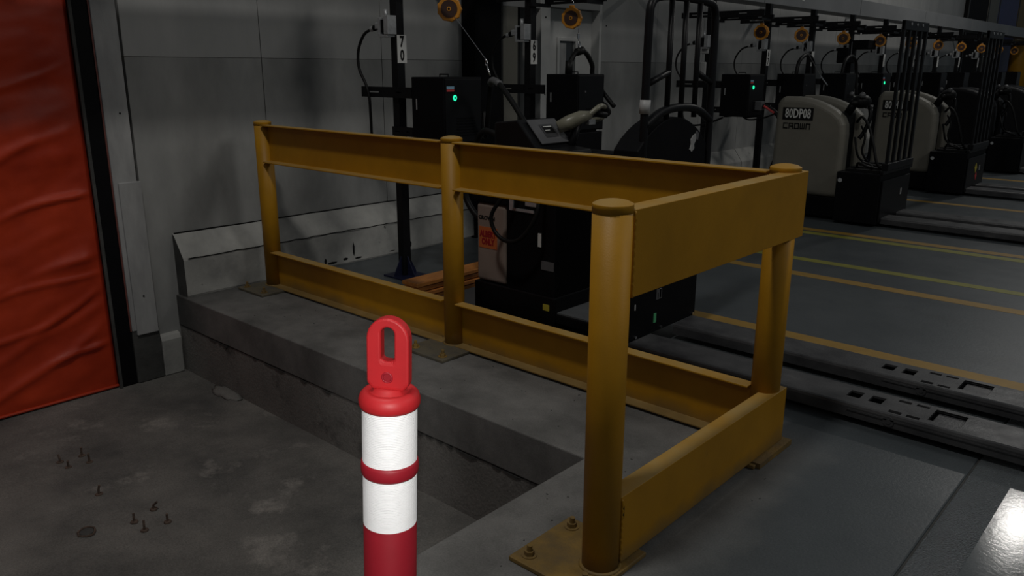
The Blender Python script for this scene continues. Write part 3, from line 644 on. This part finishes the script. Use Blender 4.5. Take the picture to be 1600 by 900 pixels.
t = thing('clamp_box', 'black double clamp box on the sixth charger stand, above its charger', 'equipment box', (-4.30, 11.74, 0))  # black boxes clamped to the stand, none of them a lamp
box('upper_box', M['black_box'], t, .04, .30, -.16, .16, 1.70, 1.82, bev=.01); box('lower_box', M['black_box'], t, -.05, .10, -.32, -.06, 1.52, 1.72, bev=.01); box('bracket', M['black'], t, .033, .06, -.06, .10, 1.40, 1.72)
# lifting line and charging lead of stand 70
t = thing('charging_lead', 'thick black charging lead lifted by a thin line, running to the nearest truck', 'cable')
bm = bmesh.new(); tube(bm, [(-3.92, 3.76, 1.77), (-3.62, 3.74, 1.50)], .0022, 5); link('lifting_line', bm, M['chrome'], t)
bm = bmesh.new(); tube(bm, [(-3.62, 3.74, 1.50), (-3.61, 3.74, 1.485)], .006, 8); tube(bm, [(-3.61+.010*math.cos(a), 3.74, 1.472+.014*math.sin(a)) for a in [i*PI/6 for i in range(12)]], .0025, 6, closed=True)
tube(bm, [(-3.60, 3.735, 1.46), (-3.585, 3.73, 1.43), (-3.57, 3.73, 1.40)], .005, 8); link('snap_hook', bm, M['chrome'], t, smooth=True)
cable('lead', [(-3.84, 3.95, 1.16), (-3.78, 3.90, 1.00), (-3.70, 3.84, 1.12), (-3.64, 3.80, 1.30), (-3.56, 3.74, 1.365), (-3.46, 3.70, 1.345), (-3.34, 3.66, 1.27), (-3.22, 3.62, 1.18), (-3.12, 3.58, 1.10), (-3.05, 3.56, 1.02)], .017, M['rubber'], t)
bm = bmesh.new(); tube(bm, spline([(-3.60, 3.765, 1.35), (-3.55, 3.735, 1.370), (-3.46, 3.70, 1.35)], 3), .023, 10); link('grip_sleeve', bm, M['dkgrey'], t, smooth=True)
# lead hanging in an arch at stand 69
t = thing('charging_lead', 'black charging lead hanging in an arch from the doorway reel', 'cable')
cable('lead', [(-3.93, 4.99, 1.10), (-3.95, 4.985, 1.30), (-3.95, 5.0, 1.44), (-3.95, 5.06, 1.54), (-3.95, 5.14, 1.575), (-3.95, 5.22, 1.555), (-3.95, 5.30, 1.47), (-3.95, 5.33, 1.36), (-3.75, 5.34, 1.15)], .019, M['rubber'], t)
bm = bmesh.new(); tube(bm, [(-3.95, 5.00, 1.40), (-3.95, 5.005, 1.50)], .028, 12); link('grip_sleeve', bm, M['rubber'], t, smooth=True); bm = bmesh.new(); tube(bm, [(-3.95, 5.10, 1.565), (-3.95, 5.17, 1.58)], .030, 12); link('grip_sleeve', bm, M['rubber'], t, smooth=True)
bm = bmesh.new(); tube(bm, [(-3.95, 5.12, 1.60), (-3.95, 5.115, 1.74)], .003, 6)
tube(bm, [(-3.95, 5.125+.012*math.cos(a), 1.62+.028*math.sin(a)) for a in [i*PI/6 for i in range(12)]], .004, 6, closed=True); link('snap_hook', bm, M['chrome'], t, smooth=True)
bm = bmesh.new(); tube(bm, [(-3.95, 5.115, 1.665), (-3.95, 5.115, 1.70)], .009, 8); link('swivel', bm, M['chrome'], t)
for k, (yy, nm) in enumerate(((9.12, 'second truck'), (10.55, 'fourth cable reel from the left'))):
    t = thing('charging_lead', 'black charging lead arched above the charger behind the ' + nm, 'cable')
    yb = 9.5 if k == 0 else 10.9
    cable('lead', [(-3.95, yb-.30, 1.05), (-3.95, yb-.28, 1.42), (-3.95, yb-.20, 1.55), (-3.95, yb-.02, 1.60), (-3.95, yb+.14, 1.54), (-3.95, yb+.20, 1.42), (-3.92, yb+.22, 1.10)], .022, M['rubber'], t)
    bm = bmesh.new(); tube(bm, [(-3.95, yb-.04, 1.60), (-3.95, yb-.06, 1.78)], .003, 5); link('lifting_line', bm, M['chrome'], t)

# ------------------------------------------------------------------ pallet trucks
def holes_plate(bm, x0, x1, y0, y1, z0, z1, holes):
    xs = sorted({x0, x1, *[h for q in holes for h in q[:2]]}); yy = sorted({y0, y1, *[h for q in holes for h in q[2:]]})
    def solid(i, j):
        cx, cy_ = (xs[i]+xs[i+1])/2, (yy[j]+yy[j+1])/2
        return not any(a < cx < b and c < cy_ < d for a, b, c, d in holes)
    V = {}
    def v(i, j, z):
        if (i, j, z) not in V: V[(i, j, z)] = bm.verts.new((xs[i], yy[j], z))
        return V[(i, j, z)]
    nx, ny = len(xs)-1, len(yy)-1; S = {(i, j): solid(i, j) for i in range(nx) for j in range(ny)}
    for (i, j), s in S.items():
        if not s: continue
        bm.faces.new((v(i, j, z1), v(i+1, j, z1), v(i+1, j+1, z1), v(i, j+1, z1))); bm.faces.new((v(i, j+1, z0), v(i+1, j+1, z0), v(i+1, j, z0), v(i, j, z0)))
        for di, dj, a, b in ((-1, 0, (i, j+1), (i, j)), (1, 0, (i+1, j), (i+1, j+1)), (0, -1, (i, j), (i+1, j)), (0, 1, (i+1, j+1), (i, j+1))):
            if not S.get((i+di, j+dj), False): bm.faces.new((v(*a, z0), v(*b, z0), v(*b, z1), v(*a, z1)))
def fork(parent, x0, x1, yc, wd=.225, detail=True, hx=-1.04):
    y0, y1 = yc-wd/2, yc+wd/2; holes = []
    if detail:
        holes = [(hx-.035, hx+.02, yc-.03, yc+.045), (hx+.055, hx+.11, yc-.03, yc+.045),
                 (hx+.155, hx+.205, yc-.090, yc-.062), (hx+.225, hx+.275, yc-.090, yc-.066), (hx+.155, hx+.205, yc+.050, yc+.074), (hx+.225, hx+.275, yc+.054, yc+.076),
                 (hx+.30, hx+.42, yc-.06, yc+.07)]
    bm = bmesh.new(); holes_plate(bm, x0, x1, y0+.012, y1-.012, .078, .088, holes)
    f = link('fork', bm, M['fork'], parent)
    bm = bmesh.new()
    for s, yy in ((1, y0), (-1, y1)):
        prism(bm, [(yy, .030), (yy+s*.010, .030), (yy+s*.014, .078), (yy+s*.012, .088), (yy+s*.004, .084), (yy, .074)], 'x', x0, x1)
    link('side_flange', bm, M['fork'], f)
    bm = bmesh.new(); B(bm, x0, x1, y0+.02, y1-.02, .036, .040); link('belly_plate', bm, M['ink'], f)
    if detail:
        a, b, c, d = holes[-1]
        bm = bmesh.new(); B(bm, a+.012, b+.0, c+.0, d-.006, .070, .076); link('hatch_cover', bm, M['fork'], f, bev=.004)
        bm = bmesh.new(); tube(bm, [(a, c, .085), (b, c, .085), (b, d, .085), (a, d, .085)], .003, 5, closed=True); link('hatch_rim', bm, M['ink'], f)
        bm = bmesh.new(); tube(bm, [(hx+.17, y0-.004, .056), (hx+.17, y0+.012, .056)], .022, 18); tube(bm, [(hx+.17, y0-.006, .056), (hx+.17, y0-.003, .056)], .011, 12); link('axle_boss', bm, M['fork'], f)
        bm = bmesh.new(); B(bm, hx+.0, x1, y0-.004, y0+.002, .060, .066); link('side_rib', bm, M['fork'], f)
    # load wheels
    bm = bmesh.new(); xw = x1-.35 if not detail else hx+.36
    tube(bm, [(xw, yc-.05, .036), (xw, yc+.05, .036)], .035, 16); link('load_wheel', bm, M['rubber'], f)
    return f
# ---- truck A: centre rider truck right behind the guard
A = thing('pallet_truck', 'black pallet truck behind the guard rail, tan cover, tall tubular load backrest, long forks', 'pallet truck', (-2.15, 3.58, 0), 0, 'electric pallet trucks parked on charge')
def W(o): o.location = (2.15, -3.58, 0); return o     # world coordinates -> child coordinates
for yc in (3.37, 3.81): 
    f = fork(A, -2.15, .55, yc); W(f)
bm = bmesh.new(); prism(bm, [(3.28, .085)] + [(3.28+.66*i/12, .03+1.03+.15*math.sin(PI*i/12)**.8) for i in range(13)] + [(3.94, .085)], 'x', -2.30, -2.155); W(link('backrest_panel', bm, M['black_box'], A, bev=.006))
bm = bmesh.new(); B(bm, -2.65, -2.30, 3.27, 3.90, .085, .135); W(link('rider_platform', bm, M['black'], A, bev=.005))
bm = bmesh.new(); B(bm, -2.64, -2.305, 3.285, 3.885, .135, .143); W(link('floor_mat', bm, M['mat'], A))
body = W(box('power_unit', M['black_box'], A, -3.01, -2.65, 3.27, 3.90, .07, .98, bev=.008))
W(box('base_skirt', M['black'], A, -3.26, -2.64, 3.262, 3.908, .045, .225, bev=.006))
bm = bmesh.new(); B(bm, -3.245, -3.012, 3.268, 3.902, .232, .695); cv = W(link('motor_cover', bm, M['tan'], A, bev=.022, seg=4)); cv['label'] = 'tan painted motor cover'
W(box('top_tray', M['black_box'], A, -3.27, -3.0, 3.26, 3.91, .70, .76, bev=.01))
# hood with sloping console
bm = bmesh.new(); prism(bm, [(-3.10, .98), (-3.10, 1.155), (-2.93, 1.175), (-2.79, 1.03), (-2.66, 1.02), (-2.64, .98)], 'y', 3.27, 3.58); W(link('hood', bm, M['black'], A, bev=.008))
sl = math.atan2(1.175-1.03, .14)
con = bpy.data.objects.new('console', None)
bm = bmesh.new(); B(bm, -.085, .085, -.115, .125, 0, .010); con = link('console', bm, M['dkgrey'], A, bev=.006); con.location = (2.15-2.858, -3.58+3.44, 1.107); con.rotation_euler = (0, sl, 0)
bm = bmesh.new(); B(bm, -.045, .045, -.05, .06, .010, .013); q = link('display_bezel', bm, M['fork'], con, bev=.002)
bm = bmesh.new(); B(bm, -.03, .02, -.035, .045, .013, .0145); link('display', bm, M['ink'], con)
bm = bmesh.new(); B(bm, -.028, -.022, -.03, .04, .0145, .0155); B(bm, -.002, .002, -.03, .01, .0145, .0155); link('display_mark', bm, M['white'], con)
# steering tiller with grips
bm = bmesh.new(); tube(bm, [(-2.83, 3.50, 1.13), (-2.79, 3.545, 1.155), (-2.75, 3.60, 1.185), (-2.73, 3.66, 1.195)], .03, 14, rs=[.034, .042, .036, .022]); til = W(link('tiller', bm, M['grip'], A, smooth=True))
bm = bmesh.new(); tube(bm, spline([(-2.73, 3.64, 1.19), (-2.70, 3.69, 1.235), (-2.72, 3.76, 1.24), (-2.74, 3.82, 1.215), (-2.75, 3.80, 1.175), (-2.76, 3.72, 1.16), (-2.76, 3.66, 1.165)], 4), .015, 10); link('handle_loop', bm, M['grip'], til, smooth=True)
bm = bmesh.new(); tube(bm, [(-2.735, 3.79, 1.235), (-2.76, 3.86, 1.20)], .026, 12); tube(bm, [(-2.72, 3.70, 1.20), (-2.71, 3.78, 1.19)], .018, 10); link('grip', bm, M['rubber'], til, smooth=True)
bm = bmesh.new(); B(bm, -2.76, -2.72, 3.64, 3.70, 1.14, 1.17); link('switch_block', bm, M['steel'], til, bev=.004)
bm = bmesh.new(); tube(bm, [(-2.80, 3.56, .98), (-2.77, 3.6, 1.16)], .025, 12); W(link('steering_column', bm, M['black'], A, smooth=True))
# load backrest: tube frame
bm = bmesh.new(); yl, yr = 3.345, 3.985
tube(bm, spline([(-2.17, yl, .80), (-2.17, yl, 1.3), (-2.17, yl+.004, 1.65), (-2.17, yl+.02, 1.74), (-2.17, yl+.09, 1.775), (-2.17, 3.62, 1.785), (-2.17, yr-.09, 1.775), (-2.17, yr-.02, 1.74), (-2.17, yr-.004, 1.65), (-2.17, yr, 1.3), (-2.17, yr, .80)], 5), .0205, 12)
bf = W(link('backrest_frame', bm, M['black'], A, smooth=True)); 
for yy, zt_ in ((3.545, 1.78), (3.68, 1.785), (3.815, 1.782)):
    bm = bmesh.new(); tube(bm, [(-2.17, yy, 1.20), (-2.17, yy, zt_)], .0145, 10); link('upright_bar', bm, M['black'], bf, smooth=True)
bm = bmesh.new(); tube(bm, spline([(-2.17, yl, 1.175), (-2.17, 3.49, 1.235), (-2.17, 3.66, 1.255), (-2.17, 3.84, 1.24), (-2.17, yr, 1.18)], 6), .022, 10); link('curved_cross_bar', bm, M['black'], bf, smooth=True)
for s, ya, yb in ((0, yl, 3.545), (1, yr, 3.815)):
    bm = bmesh.new(); tube(bm, [(-2.17, ya, 1.37), (-2.17, yb, 1.43)], .016, 10); link('brace', bm, M['black'], bf, smooth=True)
bm = bmesh.new(); tube(bm, [(-2.17, yl, 1.235), (-2.17, yl+.002, 1.30)], .027, 14); link('white_tape', bm, M['white_trim'], bf, smooth=True)
# marks on the load face
def X(n, m, y, z, wy, hz, par=A): return W(box(n, M[m], par, -2.156, -2.152, y-wy/2, y+wy/2, z-hz/2, z+hz/2))
X('round_sticker', 'dkgrey', 3.54, .292, .05, .055); X('white_sticker', 'white_trim', 3.552, .295, .014, .05); X('white_sticker', 'white_trim', 3.53, .285, .006, .03)
X('green_sticker', 'green_print', 3.51, .165, .022, .05); X('white_sticker', 'white_trim', 3.316, .265, .008, .03)
for q, (yy, h_) in enumerate(((3.80, .03), (3.825, .04), (3.86, .035), (3.885, .04))): X('paint_mark', 'white_trim', yy, .352, .009 if q < 2 else .018, h_*.8)
bm = bmesh.new(); prism(bm, [(3.765, 1.035), (3.785, 1.022), (3.81, 1.04), (3.805, 1.06), (3.825, 1.085), (3.815, 1.115), (3.79, 1.105), (3.77, 1.085), (3.775, 1.06)], 'x', -2.156, -2.151); W(link('torn_label', bm, M['white_trim'], A))
bm = bmesh.new(); prism(bm, [(3.822, 1.09), (3.845, 1.08), (3.85, 1.115), (3.83, 1.13), (3.818, 1.118)], 'x', -2.156, -2.151); W(link('torn_label', bm, M['dkgrey'], A))
for yy, z in ((3.33, .10), (3.575, .10), (3.91, .10)):
    bm = bmesh.new(); tube(bm, [(-2.158, yy, z), (-2.148, yy, z)], .008, 8); W(link('bolt', bm, M['chrome'], A))
# side: sticker text and marks
def NY_(n, m, x, z, wx, hz, y=3.27): return W(box(n, M[m], A, x-wx/2, x+wx/2, y-.003, y+.0, z-hz/2, z+hz/2))
st_ = NY_('orange_sticker', 'orange_sticker', -3.15, .495, .145, .125, 3.269); st_['label'] = 'orange sticker with black lettering'
text('sticker_text', 'ALBERT\nONLY', .050, (2.15-3.15, -3.58+3.2655, .492), FACE_NEG_Y, M['maroon'], A, sx=.74, bold=.0025, line=.9)
text('cover_text', 'CROWN', .030, (2.15-3.16, -3.58+3.2665, .61), FACE_NEG_Y, M['ink'], A, sx=1.1, bold=.001)
W(box('white_tag', M['white'], A, -2.768, -2.745, 3.264, 3.268, .50, .575)); NY_('yellow_sticker', 'yellow_print', -2.70, .165, .045, .035, 3.262)
NY_('faint_label', 'dkgrey', -2.70, .40, .09, .05, 3.2695)
bm = bmesh.new(); B(bm, -2.98, -2.95, 3.262, 3.27, .68, .80); B(bm, -2.95, -2.80, 3.262, 3.27, .68, .695); W(link('latch_bracket', bm, M['steel'], A))
W(box('side_handle', M['steel'], A, -2.86, -2.76, 3.258, 3.27, .715, .76, bev=.004))
c1 = cable('control_cable', [(-2.86, 3.3, .92), (-2.90, 3.20, .84), (-2.96, 3.17, .75), (-3.01, 3.15, .66), (-2.99, 3.15, .58), (-2.92, 3.15, .535), (-2.83, 3.15, .54), (-2.75, 3.15, .60), (-2.69, 3.16, .70), (-2.70, 3.2, .80), (-2.72, 3.3, .9)], .012, M['rubber'], A); W(c1)
c1 = cable('hose', [(-3.52, 3.55, 1.0), (-3.58, 3.52, .85), (-3.58, 3.50, .74), (-3.555, 3.5, .64), (-3.47, 3.5, .555), (-3.36, 3.5, .52), (-3.24, 3.5, .50)], .020, M['rubber'], A); W(c1)
c1 = cable('hose', [(-3.52, 3.55, 1.0), (-3.40, 3.50, 1.08), (-3.25, 3.50, 1.05), (-3.08, 3.5, 1.0)], .020, M['rubber'], A); W(c1)
bm = bmesh.new(); tube(bm, [(-3.0, 3.4, .12), (-3.0, 3.78, .12)], .12, 24); W(link('drive_wheel', bm, M['rubber'], A))

# ---- trucks with cream cover and battery box
def rect_letters(bm, s, x, z, h, wd, t, y0, y1):
    """squarish block lettering made of bars"""
    S = {'C': [(0, 0, 1, .18), (0, 0, .2, 1), (0, .82, 1, 1)], 'R': [(0, 0, .2, 1), (0, .82, 1, 1), (.8, .45, 1, 1), (.25, .35, 1, .52), (.8, 0, 1, .35)], 'O': [(0, 0, .2, 1), (.8, 0, 1, 1), (0, 0, 1, .18), (0, .82, 1, 1)],
         'W': [(0, 0, .18, 1), (.41, 0, .59, 1), (.82, 0, 1, 1), (0, 0, 1, .18)], 'N': [(0, 0, .2, 1), (0, .82, 1, 1), (.8, 0, 1, 1)]}
    for k, c in enumerate(s):
        for a, b, c2, d in S[c]: B(bm, x+(k*1.22+a)*wd, x+(k*1.22+c2)*wd, y0, y1, z+b*h, z+d*h)
def cream_truck(cream):
    # local frame: x along forks (world X + 2.42), y from the near side (world Y - 7.75)
    T_ = thing('pallet_truck', 'x', 'pallet truck', (0, 0, 0), 0, 'electric pallet trucks parked on charge')
    Wd = .86
    prof = [(-1.135, .226), (-1.118, 1.10), (-1.10, 1.155), (-1.05, 1.178), (-.92, 1.180), (-.82, 1.170), (-.72, 1.145), (-.62, 1.108), (-.53, 1.060), (-.46, 1.00), (-.425, .93), (-.415, .84), (-.415, .226)]
    for ya, yb in ((.10, .27), (.60, Wd-.10)):
        bm = bmesh.new(); prism(bm, prof, 'y', ya, yb); cvr = link('motor_cover', bm, M['cream' if cream else 'black'], T_, bev=.055, seg=5)
        if cream: cvr['label'] = 'cream painted motor cover with rounded top'
    box('motor_housing', M['black_box'], T_, -1.11, -.50, .27, .60, .20, 1.03, bev=.02)
    box('base_skirt', M['black_box'], T_, -1.16, -.40, .12, Wd-.12, .03, .226, bev=.006)
    bm = bmesh.new(); B(bm, -1.62, -1.14, .12, Wd-.12, .10, .15); link('rider_platform', bm, M['black'], T_, bev=.006)
    bb = box('battery_box', M['black_box'], T_, -.41, -.004, .0, Wd, .03, .50, bev=.006)
    bm = bmesh.new(); B(bm, -.002, .012, .03, Wd-.03, .05, .44); link('front_panel', bm, M['black'], bb, bev=.004)
    box('box_rim', M['black'], bb, -.02, .012, .0, Wd, .50, .535, bev=.004)
    box('white_tag', M['white_trim'], bb, .012, .015, Wd*.66, Wd*.70, .26, .32)
    bm = bmesh.new()
    for k in range(6): B(bm, -.36, -.05, .08+k*.12, .17+k*.12, .50, .525+.01*(k % 2))
    link('battery_cell', bm, M['rubber'], bb)
    for k in range(5): 
        bm = bmesh.new(); tube(bm, [(-.03, .12+.155*k, .52), (-.03, .12+.155*k, .60)], .016, 10); link('terminal', bm, M['rubber'] if k % 2 else M['dkgrey'], bb)
    cable('battery_cable', [(-.38, .30, .95), (-.32, .25, 1.0), (-.24, .22, .92), (-.17, .2, .75), (-.12, .18, .60), (-.08, .2, .53)], .013, M['rubber'], T_)
    cable('battery_cable', [(-.40, .35, .80), (-.36, .30, .70), (-.34, .32, .62), (-.28, .35, .56), (-.20, .3, .54)], .011, M['rubber'], T_)
    cable('battery_cable', [(-.40, .5, .9), (-.34, .45, .80), (-.35, .44, .66), (-.30, .48, .56)], .011, M['rubber'], T_)
    cable('coiled_cable', [(-.30, .20, .54), (-.26, .12, .58), (-.18, .10, .56), (-.14, .16, .54), (-.20, .24, .56), (-.27, .22, .58)], .012, M['rubber'], T_)
    for k in range(5):
        y = .10+.165*k
        bm = bmesh.new(); B(bm, -.012, .014, y-.020, y+.020, .52, 1.86); fb = link('backrest_bar', bm, M['black'], T_, bev=.004)
    box('backrest_top', M['black'], T_, -.016, .018, .08, .78, 1.78, 1.865, bev=.006)
    for k in range(3):
        bm = bmesh.new(); tube(bm, [(.018, .25+.165*k, 1.835), (.022, .25+.165*k, 1.835)], .014, 12); link('bolt', bm, M['steel'], T_)
    box('backrest_foot', M['black'], T_, -.03, .03, .06, .80, .535, .60, bev=.006)
    # tiller head with knobs
    bm = bmesh.new(); tube(bm, [(-.52, .42, 1.02), (-.46, .42, 1.14)], .04, 12); til = link('steering_column', bm, M['black'], T_, smooth=True)
    bm = bmesh.new(); bmesh.ops.create_uvsphere(bm, u_segments=16, v_segments=10, radius=.085, matrix=Matrix.Translation((-.40, .42, 1.14)) @ Matrix.Diagonal((1, 1.2, .8, 1))); tube(bm, [(-.42, .22, 1.13), (-.42, .62, 1.13)], .022, 10); link('control_head', bm, M['rubber'], til, smooth=True)
    bm = bmesh.new(); bmesh.ops.create_uvsphere(bm, u_segments=12, v_segments=8, radius=.03, matrix=Matrix.Translation((-.37, .33, 1.20))); link('knob', bm, M['dkgrey'], til, smooth=True); bm = bmesh.new(); bmesh.ops.create_uvsphere(bm, u_segments=12, v_segments=8, radius=.022, matrix=Matrix.Translation((-.46, .30, 1.21))); link('knob', bm, M['dkgrey'], til, smooth=True)
    bm = bmesh.new(); tube(bm, spline([(-.36, .52, 1.10), (-.33, .5, 1.0), (-.36, .48, .86), (-.40, .46, .78)], 4), .02, 10); link('handle_loop', bm, M['black'], til, smooth=True)
    bm = bmesh.new(); tube(bm, [(-.40, .04, .42), (-.37, -.01, .42)], .02, 10); link('latch', bm, M['steel'], T_)
    for yc in (.22, .66):
        fork(T_, .0, 2.3, yc, .24, detail=True, hx=1.45)
    bm = bmesh.new(); tube(bm, [(-.9, .25, .11), (-.9, .6, .11)], .10, 20); link('drive_wheel', bm, M['rubber'], T_)
    return T_
T2 = cream_truck(True); T4 = cream_truck(False)
def number(T_, num):
    # cover near face is y=.10 local
    ls = ((-1.047, .925, .325, .13))
    pl = box('number_plate', M['ink'], T_, -1.045, -.735, .0965, .099, .955, 1.075)
    text('number_text', num, .125, (-.888, .0955, 1.015), FACE_NEG_Y, M['white'], pl, sx=.62, bold=.0025, spacing=1.04)
    bm = bmesh.new(); rect_letters(bm, 'CROWN', -1.03, .868, .058, .047, 0, .0968, .099); link('maker_lettering', bm, M['ink'], T_)
trucks = [T2, copy_tree(T2), T4, copy_tree(T4), copy_tree(T4)]
for k, (tr, (x, y)) in enumerate(zip(trucks, ((-2.42, 7.75), (-2.34, 10.45), (-2.30, 13.2), (-2.28, 15.9), (-2.26, 18.7)))):
    tr.location = (x, y, 0)
    tr['label'] = ['cream and black pallet truck with number 80DP08 on its cover', 'cream and black pallet truck standing directly behind the one numbered 80DP08', 'all black pallet truck beyond the two cream ones, the nearest of the black ones', 'all black pallet truck, the middle one of three at the far right', 'farthest all black pallet truck in the row'][k]
number(trucks[0], '80DP08'); number(trucks[1], '80DP11')
for k, tr in enumerate(trucks[:2]):
    pass
# warning diamond stickers on the front of the second cream truck
t1 = trucks[1]; bm = bmesh.new(); prism(bm, [(.36, .30), (.41, .36), (.46, .30), (.41, .24)], 'x', .012, .015); link('warning_diamond', bm, M['yellow_print'], t1)
bm = bmesh.new(); prism(bm, [(.42, .20), (.46, .25), (.50, .20), (.46, .15)], 'x', .012, .015); link('warning_diamond', bm, M['red_sticker'], t1)
# lifting line of the reel over the 80DP08 truck
t = thing('lifting_line', 'thin steel line with snap hook hanging down in front of the 80DP08 truck', 'line')
bm = bmesh.new(); tube(bm, [(-3.95, 9.28, 1.74), (-3.40, 8.55, 1.37)], .003, 5); link('line', bm, M['dkgrey'], t)
bm = bmesh.new(); tube(bm, [(-3.40, 8.55, 1.37), (-3.30, 8.50, 1.28)], .006, 8); link('snap_hook', bm, M['chrome'], t)
# lead with red tip at stand 68
t = thing('charging_lead', 'black charging lead with red stripe hanging between stand 68 charger and the cream truck', 'cable')
cable('lead', [(-3.80, 7.95, 1.08), (-3.66, 7.93, 1.06), (-3.55, 7.93, .98), (-3.50, 7.96, .80), (-3.56, 7.98, .55), (-3.66, 8.0, .30)], .022, M['rubber'], t)
bm = bmesh.new(); tube(bm, [(-3.70, 7.915, 1.075), (-3.58, 7.905, 1.01)], .012, 8); link('red_stripe', bm, M['red_sticker'], t)
box('connector', M['dkgrey'], t, -3.80, -3.72, 7.90, 7.97, 1.03, 1.12, bev=.005)
# yellow post at the far end
t = thing('bollard', 'yellow bollard at the far end of the charger row', 'bollard', (-4.6, 24.2, 0))
bm = bmesh.new(); lathe(bm, [(.22, 0), (.22, 2.02), (.19, 2.10), (0, 2.14)], 24); link('tube', bm, M['yellow'], t, smooth=True)
bm = bmesh.new(); lathe(bm, [(.30, 0), (.30, .02), (.24, .03)], 24); link('base_flange', bm, M['yellow_dirty'], t)
